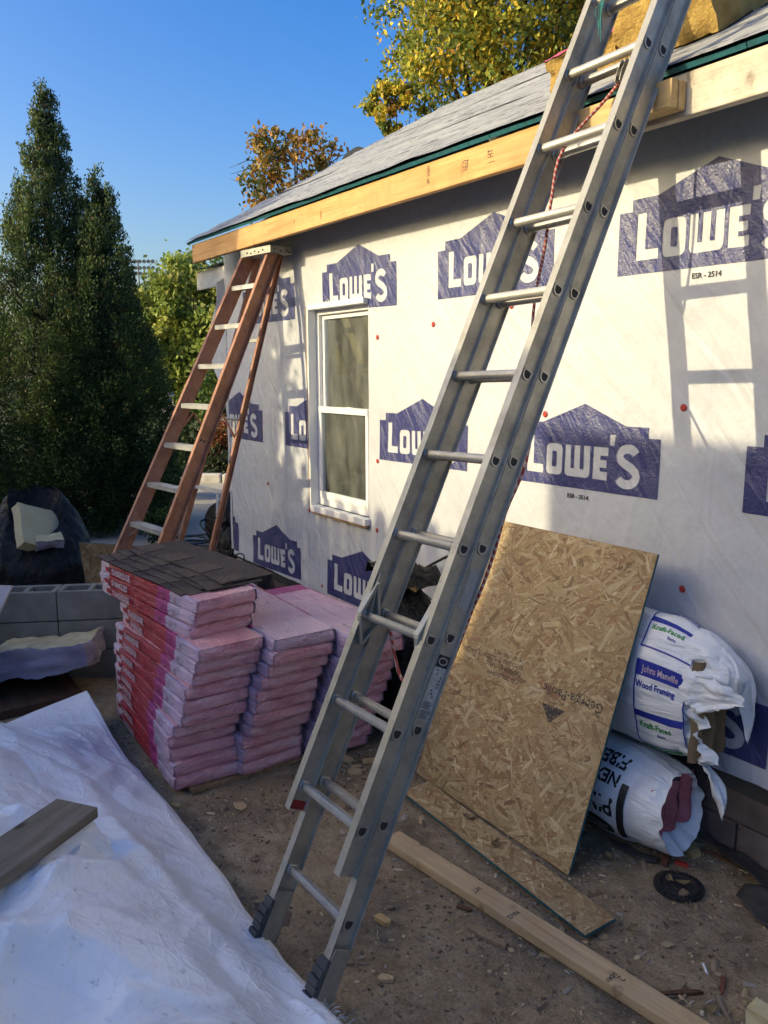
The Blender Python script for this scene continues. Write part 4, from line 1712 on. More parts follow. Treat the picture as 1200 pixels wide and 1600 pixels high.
# ------------------------------------------------------------------ OSB boards
def osb_board(name, label, cat, M, Wd, Ht, N, rng, th=.0115, size=1.0, bias=None):
    """M maps local (u right, v up, n out of the front face)"""
    T = thing(name, label, cat, local=True)
    T.matrix_world = M
    mb = MB()
    mb.box((0, 0, -th), (Wd, Ht, 0), 'osb_base')
    mb.mat('teal_edge')
    for i in range(2, 6):
        mb.mi[i] = 1
    mb.build('panel_core', T)
    # wood strands pressed into the face
    cx = rng.uniform(-.03, Wd + .03, N)
    cy = rng.uniform(-.03, Ht + .03, N)
    ang = rng.normal(0 if bias is None else bias, .75, N)
    L = rng.uniform(.035, .125, N) * size
    w = L * rng.uniform(.10, .26, N)
    big = rng.uniform(0, 1, N) < .06
    w[big] *= 1.6
    ca, sa = np.cos(ang), np.sin(ang)
    sk = rng.uniform(-.35, .35, (N, 4))
    loc = np.stack([np.stack([-L / 2 + sk[:, 0] * w, -w / 2], 1), np.stack([L / 2 + sk[:, 1] * w, -w / 2 * (.5 + abs(sk[:, 1]))], 1),
                    np.stack([L / 2 - sk[:, 2] * w * 1.5, w / 2], 1), np.stack([-L / 2 - sk[:, 3] * w * 1.5, w / 2 * (.5 + abs(sk[:, 2]))], 1)], 1)
    X = loc[:, :, 0] * ca[:, None] - loc[:, :, 1] * sa[:, None] + cx[:, None]
    Y = loc[:, :, 0] * sa[:, None] + loc[:, :, 1] * ca[:, None] + cy[:, None]
    X = np.clip(X, .001, Wd - .001)
    Y = np.clip(Y, .001, Ht - .001)
    h0 = rng.uniform(.0002, .0011, N)
    Z = h0[:, None] + rng.normal(0, .00030, (N, 4))
    Z = np.clip(Z, .00008, None)
    V = np.stack([X, Y, Z], 2).reshape(-1, 3)
    F = np.arange(4 * N).reshape(N, 4)
    pal = np.array([(.42, .29, .145), (.50, .37, .20), (.36, .235, .11), (.28, .17, .075), (.58, .46, .28), (.30, .15, .075), (.20, .115, .055)])
    pal = (pal * .82 + np.array([.40, .285, .15]) * .18) * np.array([.98, .99, .95])
    c = pal[rng.choice(len(pal), N, p=[.27, .22, .21, .13, .07, .06, .04])] * rng.uniform(.85, 1.12, N)[:, None]
    uv = np.empty((N, 4, 2))
    ou = rng.uniform(0, 30, (N, 2))
    uv[:, :, 0] = loc[:, :, 0] + ou[:, :1]
    uv[:, :, 1] = loc[:, :, 1] + ou[:, 1:]
    fast_mesh('wood_strands', V, F, 'osb_strand', cols=np.repeat(c, 4, 0), uvs=uv.reshape(-1, 2), parent=T, kind='stuff')
    return T


def frame(o, u, v):
    u = Vector(u).normalized()
    n = u.cross(Vector(v)).normalized()
    v = n.cross(u)
    return Matrix(((u.x, v.x, n.x, o[0]), (u.y, v.y, n.y, o[1]), (u.z, v.z, n.z, o[2]), (0, 0, 0, 1)))


def boards():
    rng = np.random.default_rng(3)
    # big sheet leaning on the bags: width along x, up leaning to the wall
    Wd, Ht = .985, 1.298
    o = Vector((-2.925, -.646, .002))
    M = frame(o, (1, .004, 0), (0, .442, 1.22))
    T = osb_board('osb_sheet', 'large oriented strand board sheet with teal edges leaning against the wall', 'board', M, Wd, Ht, 5200, rng, bias=.2)
    # upside-down stamp
    mb = MB()
    vs, fs = text2d('Georgia-Pacific', .056, .0009, 'LEFT')
    u0, v0 = .935, .665
    a = R(-2)

    def st(u, v):
        # turned by 180 degrees
        return (u0 - u * math.cos(a) - v * math.sin(a), v0 - v * math.cos(a) + u * math.sin(a))
    mb.add([Vector((*st(u * .95, v), .0021)) for u, v in vs], fs, 'print_faded')
    tri = [(.20, .055), (.33, .055), (.265, .125)]
    mb.add([Vector((*st(u - .02, v + .025), .0021)) for u, v in tri], [(0, 1, 2)], 'print_faded')
    for k, (txt, uu, vv) in enumerate((('RATED SHEATHING', .46, -.006), ('EXPOSURE 1   SIZED FOR SPACING', .46, -.036), ('24/16   7/16   PS 2', .46, -.066), ('THIS SIDE DOWN', .46, .03))):
        vs, fs = text2d(txt, .026, .0005, 'LEFT')
        mb.add([Vector((*st(uu + u, vv + v), .0021 + .00001 * k)) for u, v in vs], fs, 'print_faded')
    mb.build('panel_stamp', T, kind='stuff')
    # strip lying on the ground
    M = frame(Vector((-2.66, -.640, .0)) + Vector((0, 0, .012)), (1.09, -.055, .010), (-.03, .142, .0))
    M = frame(Vector((-2.79, -.828, .026)), (1.10, -.043, .000), (.006, .14, .006))
    osb_board('osb_strip', 'narrow oriented strand board strip lying flat on the dirt below the large sheet', 'board', M, 1.14, .150, 900, rng, bias=0)
    # offcut behind the bag
    M = frame(Vector((-6.62, -1.24, .10)), (.62, .52, 0), (.05, -.05, .5))
    osb_board('osb_offcut', 'orange strand board offcut standing between the black bag and the step ladder', 'board', M, .60, .50, 500, rng)
    # stud
    mb = MB()
    a, b_ = Vector((-2.505, -1.085, .026)), Vector((-.98, -.895, .026))
    mb.bar(a, b_, .089, .038, 'lumber')
    o = mb.build('stud', bevel=.004)
    d = (b_ - a)
    tag(recenter(o), 'long two by four stud lying on the dirt in front of the boards', 'lumber')
    # wood grain runs along local x: rotate mesh so x is the length
    ang = math.atan2(d.y, d.x)
    o.data.transform(Matrix.Rotation(-ang, 4, 'Z'))
    o.rotation_euler = (0, 0, ang)
    mb = MB()
    for k, (txt, x, sz) in enumerate((('2', .30, .035), ('S-DRY', .28, .02), ('No2', -.12, .03), ('HT', -.30, .03))):
        vs, fs = text2d(txt, sz, .0006)
        mb.add([Vector((x + v, .01 - u, .0395)) for u, v in vs], fs, 'print_faded')
    s = mb.build('grade_stamp', o, kind='stuff')
    # plank on the tarp
    mb = MB()
    L = 1.3
    mb.box((-L, -.085, 0), (0, .085, .038), 'plank_grey')
    p = mb.build('plank', bevel=.004)
    p.location = (-2.663, -2.273, .462)
    p.rotation_euler = (0, R(1), R(126))
    tag(p, 'weathered grey plank lying on top of the white tarp', 'plank')


boards()


# ------------------------------------------------------------------ insulation bags
def bag_roll(name, label, x0, x1, yc, zc, ry, rz, seed, torn):
    """a compressed bag lying along x; end at x1 faces the camera"""
    T = thing(name, label, 'insulation bag', (x1, yc, zc - rz))

    def srf(x, a, d=0.0):
        # a = 0 faces the yard (-y), 90 deg = up
        e = min(1, max(0, (x1 - x) / .16))
        k = (1 - .16 * (1 - e) ** 2)
        e2 = min(1, max(0, (x - x0) / .2))
        k *= (1 - .25 * (1 - e2) ** 2)
        ca, sa = math.cos(a), math.sin(a)
        w = .010 * nz(x * 4, ca * 2 + seed, sa * 2) + .006 * nz(x * 9, ca * 5 + seed, sa * 5)
        w += (1 - e) * .009 * nz(x * 9, ca * 5, sa * 5 + seed)
        return Vector((x, yc - (ry * k + w + d) * ca, zc + (rz * k + w + d) * sa))
    return T, srf


def on_roll(T, srf, name, polys, xref, aref, R_, d=.0025, label=None):
    """flat 2D print bent on the bag: u to the right (+x), v up; polys = [(verts, faces, mat)]"""
    mb = MB()
    for vs, fs, m, dd in polys:
        mb.add([srf(xref + u, aref + v / R_, d + dd) for u, v in vs], fs, m)
    return mb.build(name, T, label=label)


def quad2(u0, v0, u1, v1, n=10, bend=0.0):
    vs, fs = [], []
    for i in range(n + 1):
        for j in range(2 if abs(u1 - u0) < .02 else 5):
            k = (2 if abs(u1 - u0) < .02 else 5) - 1
            vs.append((u0 + (u1 - u0) * j / k, v0 + (v1 - v0) * i / n))
    k = (2 if abs(u1 - u0) < .02 else 5)
    for i in range(n):
        for j in range(k - 1):
            a = i * k + j
            fs.append((a, a + 1, a + k + 1, a + k))
    return vs, fs


def rot180(vs):
    return [(-u, -v) for u, v in vs]


def insulation():
    # ---------------- upper bag
    x0, x1 = -2.95, -1.72
    T, S = bag_roll('insulation_bag', 'white plastic bag of kraft-faced insulation with blue print, torn open at the end', x0, x1, -.172, .70, .142, .285, 2, True)
    mb = MB()
    mb.grid(lambda u, v: S(x0 + (x1 - x0) * u, 2 * math.pi * v), 70, 72, 'bag_white')
    mb.build('bag_skin', T, smooth=True)
    # print panel near the end, two repeats around the girth
    Rm = .24
    for rep, (aref) in enumerate((R(-12), R(78))):
        P = []

        def add(q, m, dd=0.0):
            P.append((q[0], q[1], m, dd))
        w_ = .20
        h0, h1 = -.175, .155
        add(quad2(-.010, h0, -.004, h1), 'print_dblue')
        add(quad2(w_ + .004, h0 + .01, w_ + .010, h1 + .01), 'print_dblue')
        add(quad2(-.004, h1 - .055, w_ + .004, h1, 4), 'print_dblue')
        add(quad2(-.004, h0 + .125, w_ + .004, h0 + .152, 3), 'print_dblue')
        add(quad2(-.004, h0, w_ + .004, h0 + .008, 2), 'print_dblue')
        if rep == 0:
            add(quad2(.0, h0 - .06, w_, h0 - .012, 4), 'print_green')
        vs, fs = text2d('Johns Manville', .034, .0006)
        add(([(u * .8 + .02, v + h1 - .040) for u, v in vs], fs), 'print_white', .0012)
        vs, fs = text2d('Wood Framing', .032, .0008)
        add(([(u * .85 + .0, v + h1 - .095) for u, v in vs], fs), 'print_dblue', .0012)
        vs, fs = text2d('Kraft-Faced', .034, .0008)
        add(([(u * .9 + .01, v + h0 + .085) for u, v in vs], fs), 'print_green', .0012)
        vs, fs = text2d('Batts', .018, .0004)
        add(([(u + .09, v + h0 + .06) for u, v in vs], fs), 'print_dblue', .0012)
        on_roll(T, S, 'printed_panel', P, x1 - .205, aref, Rm)
    P = [(*quad2(-.30, .0, .0, .006, 2), 'print_dblue', 0)]
    on_roll(T, S, 'print_line', P, x1 - .44, R(32), Rm)
    P = [(*quad2(-.34, .0, .10, .003, 2), 'print_dblue', 0)]
    on_roll(T, S, 'print_line', P, x1 - .44, R(100), Rm)
    vs, fs = text2d('Fiber Glass Thermal Insulation   Do not store in direct sunlight', .015, .0003)
    on_roll(T, S, 'fine_print', [([(u, v) for u, v in vs], fs, 'print_black', 0)], x1 - .86, R(-68), Rm)
    # kraft-faced batt showing in the torn end
    mb = MB()
    for k, (ya, yb) in enumerate(((-.10, -.03), (-.025, .045), (.05, .115))):
        mb.grid(lambda u, v, ya=ya, yb=yb, k=k: Vector((x1 + .02 + .03 * math.sin(math.pi * u) + .012 * nz(u * 3, v * 5, k), -.18 + ya + (yb - ya) * u, .47 + .40 * v)), 8, 14, 'kraft')
    mb.build('kraft_batt', T, smooth=True)
    # torn, crumpled wrap: a collar continuing the bag and hanging off its end in ragged tongues
    def tongue(name, a0, a1, length, seed, droop, nu=60, nv=26):
        mb = MB()

        def f(u, v):
            a = R(a0 + (a1 - a0) * u)
            p = S(x1 - .04, a)
            ca, sa = math.cos(a), math.sin(a)
            L = length(u) * (1 + .22 * nz(u * 9, seed, 1) + .10 * nz(u * 31, seed, 4))
            t = v * L
            out = Vector((1, 0, 0))
            bend = min(1.45, t * droop)
            r = t if bend < .05 else math.sin(bend) / max(droop, .01)
            dz = -(1 - math.cos(bend)) / max(droop, .01) - max(0, t - 1.45 / droop) * 1.0
            q = p + out * r + Vector((0, 0, dz))
            w = v ** .8
            q += Vector((.045 * nz(u * 5, v * 2.2, seed), .050 * nz(u * 6, v * 3, seed + 3), .012 * nz(u * 14, v * 7, seed + 5))) * w
            q += Vector((.016 * nz(u * 17, v * 5, seed + 7), .016 * nz(u * 19, v * 6, seed + 8), 0)) * w
            q.y += .05 * ca * v * (1 if sa < 0 else .4)
            q.y = min(q.y, -.03)
            return q
        mb.grid(f, nu, nv, 'bag_white')
        o = mb.build(name, T, smooth=True)
        return o
    # tongue over the top, hanging down to the right; side pieces; a narrow strip hanging below
    tongue('torn_wrap', 25, 165, lambda u: .08 + .22 * math.sin(math.pi * min(1, u * 1.05)) ** .7 + .20 * math.exp(-((u - .70) / .10) ** 2), 1, 5.2)
    tongue('torn_wrap', -62, 32, lambda u: .07 + .12 * u + .05 * math.sin(u * 9), 5, 1.2)
    tongue('torn_wrap', -118, -55, lambda u: .06 + .22 * math.exp(-((u - .55) / .14) ** 2), 9, 6.5)
    # ---------------- lower bag
    x0, x1b = -2.95, -1.86
    zc = .20
    T2, S2 = bag_roll('insulation_bag', 'white bag of pink insulation lying on the ground with black upside-down print', x0, x1b, -.20, zc, .205, .198, 7, True)
    mb = MB()
    mb.grid(lambda u, v: S2(x0 + (x1b - x0) * u, 2 * math.pi * v), 60, 72, 'bag_white')
    mb.build('bag_skin', T2, smooth=True)
    # gathered collar around the open end
    mb = MB()

    def collar(u, v):
        a = 2 * math.pi * u
        p = S2(x1b - .03, a)
        c = Vector((x1b, -.20, zc))
        t = v
        pl = .006 * math.sin(a * 9 + 1.3 * math.sin(a * 4)) * t
        r = 1 - .13 * t ** 1.5
        q = c + (p - c) * r
        q.x = x1b - .03 + .13 * t + pl + .018 * t * nz(math.cos(a) * 2, math.sin(a) * 2, v * 2) + .03 * t * math.sin(a + 2.4)
        q += Vector((0, .012 * nz(math.cos(a) * 3, math.sin(a) * 3, v * 3), .012 * nz(math.cos(a) * 3 + 5, math.sin(a) * 3, v * 3))) * t
        q.y += pl * .5
        q.z = max(q.z, .012)
        return q
    mb.grid(collar, 90, 12, 'bag_white')

    def inner(u, v):
        a = 2 * math.pi * u
        p = collar(u, 1)
        c = Vector((x1b + .02, -.17, zc + .01))
        k = 1 - .45 * v
        q = c + (p - c) * k
        q.x = p.x - .13 * v + .014 * v * nz(math.cos(a) * 4, math.sin(a) * 4, v * 4)
        return q
    mb.grid(inner, 90, 8, 'bag_white')
    mb.build('open_end', T2, smooth=True)
    mb = MB()
    for k in range(3):
        mb.grid(lambda u, v, k=k: Vector((x1b + .045 + .02 * math.sin(math.pi * u) + .015 * nz(u * 3, v * 4, k), -.33 + .09 * k + .085 * u, .10 + .01 * k + .22 * v)), 8, 10, 'pink_fiber')
    mb.build('pink_batt', T2, smooth=True)
    Rm = .20
    P = []
    for txt, a0, sz in (('PINK', R(-8), .115), ('NEXT GEN', R(22), .075), ('FIBERGLAS', R(46), .085)):
        vs, fs = text2d(txt, sz, .0022)
        on_roll(T2, S2, 'print', [(rot180([(u * .82, v) for u, v in vs]), fs, 'print_black', 0)], x1b - .082, a0 + .34, Rm)
    on_roll(T2, S2, 'print_bar', [(*quad2(0, -.17, .030, .10, 12), 'print_black', 0)], x1b - .064, R(6), Rm, .006)
    bd = [( -.085 + .085 * math.cos(a), .048 * math.sin(a)) for a in np.linspace(0, 2 * math.pi, 24)[:-1]]
    vs, fs = fill2d([bd])
    vs, fs = subdivide2d(vs, fs, .05)
    on_roll(T2, S2, 'print_badge', [(vs, fs, 'print_black', 0)], x1b - .088, R(-33), Rm)
    for k, w in enumerate(('OWENS', 'CORNING')):
        vs, fs = text2d(w, .026, .0006, 'CENTER')
        on_roll(T2, S2, 'badge_text', [([(-u - .085, -v - .0 + .022 * (k)) for u, v in vs], fs, 'label_grey', 0)], x1b - .088, R(-33), Rm, .0045)
    # ---------------- batts lying on the roof
    pit = R(29)
    def roof_pt(x, s, h):
        return Vector((x, -.30 + s * math.cos(pit) - h * math.sin(pit), 2.948 + s * math.sin(pit) + h * math.cos(pit)))

    def slab(name, label, xa, xb, sa, sb, h0, h1, skin, seed):
        mb = MB()

        def box(u, v, w):
            x = xa + (xb - xa) * u
            s = sa + (sb - sa) * v
            n = .018 * nz(u * 4 + seed, v * 4, w * 3) + .010 * nz(u * 11, v * 11 + seed, w * 9)
            return roof_pt(x + n, s + n * 1.2, h0 + (h1 - h0) * w + n * .8)
        mb.grid(lambda u, v: box(u, 0, v), 16, 8, 'yellow_fiber')
        mb.grid(lambda u, v: box(u, 1, v), 16, 8, 'yellow_fiber')
        mb.grid(lambda u, v: box(0, u, v), 12, 8, 'yellow_fiber')
        mb.grid(lambda u, v: box(1, u, v), 12, 8, 'yellow_fiber')
        mb.grid(lambda u, v: box(u, v, 0), 16, 12, 'yellow_fiber')
        mb.grid(lambda u, v: box(u, v, 1) + Vector((0, 0, .006)), 16, 12, skin)
        o = mb.build(name, smooth=True, weld=False)
        recenter(o)
        return o
    tag(slab('insulation_batt', '', -2.90, -2.50, .50, .95, .03, .17, 'pink_foam', 1), 'yellow insulation batt with pink top on the roof, seen between the ladder rails', 'insulation', 'insulation batts lying on the roof')
    tag(slab('insulation_batt', '', -2.48, -2.03, .48, 1.0, .03, .25, 'cream_fiber', 5), 'plain yellow insulation batt on the roof to the right of the ladder', 'insulation', 'insulation batts lying on the roof')


insulation()


# ------------------------------------------------------------------ black bags
def trash_bag(name, label, c, rx, ry, h, seed, mouth=None, squash=1.0):
    T = thing(name, label, 'trash bag', c)
    mb = MB()
    cx, cy, cz = c

    def S(u, v):
        a = 2 * math.pi * u
        ca, sa = math.cos(a), math.sin(a)
        # profile
        t = v
        if mouth is None:
            r = (math.sin(math.pi * min(1, (.12 + .88 * t)) * .97) ** .55)
            if t > .78:
                r *= 1 - .6 * (t - .78) / .22
            z = h * t
        else:
            r = .70 + .36 * math.sin(math.pi * min(1, t * .95 + .10)) ** .8
            if t > .80:
                r -= .12 * (t - .80) / .20
            z = h * t
        k = .07 * nz(ca * 1.5 + seed, sa * 1.5, t * 2) + .060 * nz(ca * 4, sa * 4 + seed, t * 5) + .03 * nz(ca * 10, sa * 10, t * 5 + seed) + .016 * nz(ca * 22, sa * 22, t * 18)
        p = Vector((cx + rx * (r + k) * ca, cy + ry * (r + k) * sa, cz + z * (1 + .3 * k)))
        if mouth is not None:
            d, amt = mouth
            lean = t ** 2
            front = (ca * d[0] + sa * d[1])
            p.z -= amt * h * max(0, front + .4) * t ** 1.5
            p.x -= d[0] * 0.10 * lean
            p.y -= d[1] * 0.10 * lean
        return p
    mb.grid(S, 88, 44, 'bag_black')
    if mouth is None:
        mb.grid(lambda u, v: S(u, 1).lerp(Vector((cx, cy, cz + h * (1.02 + .03 * math.sin(u * 40)))), v), 88, 4, 'bag_black')
    else:
        # inside of the mouth
        def IN(u, v):
            p = S(u, 1)
            c0 = Vector((cx, cy, cz + h * .45))
            q = p.lerp(c0, v * .75)
            q.z = p.z - (.03 + .25 * h * v ** .8)
            return q
        mb.grid(IN, 88, 8, 'bag_black')
    mb.build('bag_skin', T, smooth=True)
    return T, S


def lump(name, M, size, mat, seed, n=10, rough=.12):
    """ragged slab of foam or fibre; M places a unit-ish box"""
    mb = MB()
    a, b_, c = size

    def f(x, y, z):
        k = rough * min(size)
        v = Vector((x * a / 2, y * b_ / 2, z * c / 2))
        v += Vector((nz(v.x * 5 + seed, v.y * 5, v.z * 5), nz(v.y * 5 + seed, v.z * 5, v.x * 5), nz(v.z * 5 + seed, v.x * 5, v.y * 5))) * k
        v += Vector((nz(v.x * 19 + seed, v.y * 19, v.z * 19), nz(v.y * 19 + seed, v.z * 19, 1), nz(v.z * 19 + seed, v.x * 19, 2))) * k * .5
        return M @ v
    L = lambda u: 2 * u - 1
    mats = mat if isinstance(mat, (list, tuple)) else [mat] * 6
    mb.grid(lambda u, v: f(L(u), L(v), 1), n, n, mats[0])
    mb.grid(lambda u, v: f(L(u), L(v), -1), n, n, mats[1])
    mb.grid(lambda u, v: f(1, L(u), L(v)), n, max(3, n // 2), mats[2])
    mb.grid(lambda u, v: f(-1, L(u), L(v)), n, max(3, n // 2), mats[3])
    mb.grid(lambda u, v: f(L(u), 1, L(v)), n, max(3, n // 2), mats[4])
    mb.grid(lambda u, v: f(L(u), -1, L(v)), n, max(3, n // 2), mats[5])
    o = mb.build(name, smooth=True, weld=True, auto=50)
    return recenter(o)


def Mrot(loc, rx=0, ry=0, rz=0):
    from mathutils import Euler
    return Matrix.Translation(loc) @ Euler((R(rx), R(ry), R(rz))).to_matrix().to_4x4()


def bags():
    # open contractor bag by the conifers
    c = (-6.95, -1.52, 0.0)
    d = Vector((6.9, -1.3, 0)).normalized()
    T, S = trash_bag('trash_bag', 'black contractor bag standing open, stuffed with cream foam offcuts', c, .36, .37, .98, 3, mouth=((d.x, d.y), .27))
    M = Mrot((-6.90, -1.50, .66), -30, 44, -6)
    tag(lump('foam_offcut', M, (.40, .42, .10), 'foam', 4, 14, .18), 'large flat cream foam offcut in the mouth of the open black bag', 'foam')
    tag(lump('foam_offcut', Mrot((-7.10, -1.44, .66), 14, 38, -34), (.24, .30, .09), 'cream_fiber', 8, 10, .10), 'yellowish foam offcut behind the large one at the back of the open bag', 'foam')
    tag(lump('foam_offcut', Mrot((-6.74, -1.49, .60), 0, 24, -10), (.12, .22, .08), ['foam', 'foam', 'batt_side', 'foam', 'foam', 'foam'], 12, 12, .5), 'small broken foam offcut at the front lip of the open bag', 'foam')
    # bag behind the tall ladder
    T, S = trash_bag('trash_bag', 'full black trash bag against the wall behind the tall ladder', (-3.44, -.36, 0), .29, .26, .84, 11)
    tag(lump('work_glove', Mrot((-3.36, -.40, .87), 10, 20, 30), (.17, .10, .06), 'glove', 3, 8, .4), 'crumpled tan cloth glove on top of the black bag behind the tall ladder', 'glove')
    mb = MB()
    for k in range(5):
        rr = random.Random(k + 3)
        a0 = Vector((-3.52 + .05 * k, -.38, .80))
        mb.grid(lambda u, v, a0=a0, k=k: a0 + Vector((.16 * u - .06, .13 * (v - .5) * 2, .06 + .05 * nz(u * 3 + k, v * 3, k * 3) + .05 * math.sin(u * 6 + k))), 7, 7, 'bag_black')
    mb.build('bag_top', T, smooth=True)
    mb = MB()
    mb.tube([(-3.78, -.13, .70), (-3.62, -.10, .80), (-3.45, -.07, .90), (-3.30, -.05, .97)], .008, 'black_rubber_and_shade', 8)
    tag(recenter(mb.build('hose', smooth=True)), 'thin black hose rising over the bag behind the tall ladder', 'hose')
    mb = MB()
    mb.grid(lambda u, v: Vector((-2.98 + .05 * math.cos(2 * math.pi * u) * (1 - .4 * v), -.21 + .05 * math.sin(2 * math.pi * u) * (1 - .4 * v), .70 + .24 * v)), 14, 8, 'bag_white')
    mb.tube([(-2.98, -.21, .94), (-2.98, -.21, .965)], .022, 'white_paint', 10)
    tag(recenter(mb.build('bottle', smooth=True)), 'white plastic bottle standing beside the black bag at the wall', 'bottle')
    mb = MB()
    mb.box((-3.06, -.30, .0), (-2.86, -.12, .70), 'brown_board')
    # small upturned crate so the bottle and rubbish stand on something
    for z in (.10, .30, .50):
        mb.box((-3.063, -.305, z), (-2.857, -.301, z + .12), 'lumber')
    tag(recenter(mb.build('crate', bevel=.004)), 'narrow brown wooden crate hidden behind the big board', 'crate')
    # bag at the far corner
    trash_bag('trash_bag', 'black trash bag slumped beyond the far corner of the house', (-8.15, .70, 0), .30, .28, .62, 17)
    trash_bag('trash_bag', 'small black trash bag next to the wrap at the house corner', (-7.30, .42, 0), .20, .22, .48, 23)


bags()


# ------------------------------------------------------------------ concrete blocks
def cmu(loc, rz, label, group):
    mb = MB()
    L, Wd, H = .39, .19, .19
    t = .033
    mb.box((0, 0, 0), (L, t, H), 'cmu')
    mb.box((0, Wd - t, 0), (L, Wd, H), 'cmu')
    for x in (0, L / 2 - t / 2, L - t):
        mb.box((x, t, 0), (x + t, Wd - t, H), 'cmu')
    o = mb.build('concrete_block', bevel=.004)
    o.location = loc
    o.rotation_euler = (0, 0, R(rz))
    return tag(o, label, 'concrete block', group)


def blocks():
    a0 = Vector((-5.40, -2.12, 0))
    d = Vector((.34, .66, 0)).normalized()
    ang = math.degrees(math.atan2(d.y, d.x))
    g = 'concrete blocks stacked beside the shingle bundles'
    names = ['bottom', 'middle', 'top']
    for r in range(3):
        for k in range(2):
            p = a0 + d * (.396 * k - (.0 if r != 1 else .0)) + Vector((0, 0, .197 * r - .012))
            side = 'left' if k == 0 else 'right'
            cmu(p, ang, 'grey concrete block in the %s course, %s one behind the insulation slab' % (names[r], 'nearer the tarp' if k == 0 else 'nearer the house'), g)
    # two at the corner of the house
    g = 'concrete blocks lying at the house corner'
    cmu((-6.22, -.30, 0), 4, 'concrete block lying against the foundation at the house corner, lower one', g)
    cmu((-6.18, -.29, .192), -3, 'concrete block lying against the foundation at the house corner, upper one', g)


blocks()


# ------------------------------------------------------------------ tarp
CREASE = []
_r = random.Random(14)
for _k in range(85):
    CREASE.append((_r.uniform(-4.5, -1.6), _r.uniform(-3.2, -1.75), _r.uniform(0, math.pi), _r.uniform(.08, .38), _r.choice((-1, 1, 1)) * _r.uniform(.004, .016), _r.uniform(.012, .035)))


def creases(x, y):
    h = 0.0
    for cx, cy, th, ln, am, w in CREASE:
        dx, dy = x - cx, y - cy
        if abs(dx) > ln * 1.6 or abs(dy) > ln * 1.6:
            continue
        c, s_ = math.cos(th), math.sin(th)
        u, d = dx * c + dy * s_, -dx * s_ + dy * c
        d += .25 * u * u / ln
        k = 1 - (u / ln) ** 2
        if k > 0:
            h += am * k * math.exp(-abs(d) / w)
    return h


def tarp_h(x, y):
    """height of the white tarp"""
    t = max(0.0, min(1.0, (-1.74 - y) / .80))
    s = t * t * (3 - 2 * t)
    h = .070 + .40 * (.35 * t + .65 * s)
    # long fold running along the right edge
    fx = -2.02 - .10 * math.sin((x + 4.2) * 1.6)
    h += .030 * math.exp(-((y - fx) / .06) ** 2) * (0.6 + .4 * math.sin(x * 2.3 + 1)) * (1 if x < -2.1 else max(0, 1 - (x + 2.1) / .5))
    # sharp cross creases
    d1 = (x + 2.30) * .55 + (y + 2.45) * .83
    h += .028 * math.exp(-abs(d1) / .03) * math.exp(-((x + 2.3) / .5) ** 2) * (y < -2.2)
    d2 = (x + 2.62) * .8 - (y + 2.16) * .6
    h += .05 * math.exp(-abs(d2) / .05) * math.exp(-((y + 2.2) / .22) ** 2)
    # sag towards the near side
    h -= .12 * math.exp(-((x + 1.80) / .28) ** 2 - ((y + 2.52) / .22) ** 2)
    h -= .05 * math.exp(-((x + 3.2) / .35) ** 2 - ((y + 2.35) / .2) ** 2)
    h += .055 * nz(x * 1.7, y * 2.1, 4) * (.02 + 1.2 * t) + .020 * nz(x * 4, y * 4.5, 9) * (.05 + 1.1 * t) + .004 * nz(x * 13, y * 13, 2) * (.2 + t)
    ridge = 1 - abs(nz(x * 3.3 + 4, y * 4.1, 6)) * 3
    h += .020 * max(0, ridge) * (.05 + 1.2 * t)
    ridge = 1 - abs(nz(x * 7 + 1, y * 6, 16)) * 3
    h += .004 * max(0, ridge) * (.2 + t)
    tw = (nz(x * 1.9 + 8, y * 1.9, 31) * 5) % 2
    h += .022 * abs(tw - 1) * min(1, t * 3)
    h += creases(x, y) * min(1, .15 + t * 4)
    # bed of the plank
    pu = (x + 2.663) * .588 + (y + 2.273) * -.809
    pv = (x + 2.663) * .809 + (y + 2.273) * .588
    if pu > -.03:
        lim = .452 + max(0, abs(pv) - .10) * 1.2
        h = min(h, lim)
        if abs(pv) < .16:
            h = max(h, .452 - max(0, abs(pv) - .06) * 1.5 - max(0, -pu) * 2)
    return max(h, .02)


def tarp():
    T = thing('tarp', 'large white plastic tarp draped over a low pile in the foreground', 'tarp', (-2.8, -2.4, 0))
    mb = MB()

    def S(u, v):
        # u from far (0) to near (1), v from the right edge (0) towards the camera side (1)
        edge = -1.792 - .012 * math.sin(u * 9) - .010 * nz(u * 14, 3, 1)
        xf = -4.50 + .16 * v + .03 * nz(v * 6, 2, 4)
        xn = -1.66 + .015 * nz(v * 9, 5, 2)
        x = xf + (xn - xf) * u
        y = edge - 1.55 * v
        h = tarp_h(x, y)
        if v < .012:
            h -= .012
        # turned-up flap at the near corner
        if u > .86:
            k = (u - .86) / .14
            f = max(0, 1 - v / .10)
            h += .055 * f * k * math.sin(min(1, v / .10) * math.pi + .6)
        e = min(1, u / .30)
        e = e * e * (3 - 2 * e)
        h = h * e + (1 - e) * (.065 + .02 * nz(v * 7, 1, 2) + .10 * max(0, 1 - v / .42))
        if u > .985:
            h -= .22 * (u - .985) / .015 * min(1, h / .2)
        return Vector((x, y, max(h, .012)))
    mb.grid(S, 330, 210, 'tarp')
    o = mb.build('tarp_sheet', T, smooth=True)
    s = o.modifiers.new('thick', 'SOLIDIFY')
    s.thickness = .0012
    # frayed hem at the near corner
    mb = MB()
    rng = random.Random(6)
    for k in range(26):
        p = S(rng.uniform(.90, .985), 0)
        q = p + Vector((rng.uniform(-.01, .02), rng.uniform(.005, .03), rng.uniform(-.012, .012)))
        mb.tube([p, (p + q) / 2 + Vector((0, 0, .004)), q], .0009, 'bag_white', 4)
    mb.build('frayed_thread', T, kind='stuff')


tarp()


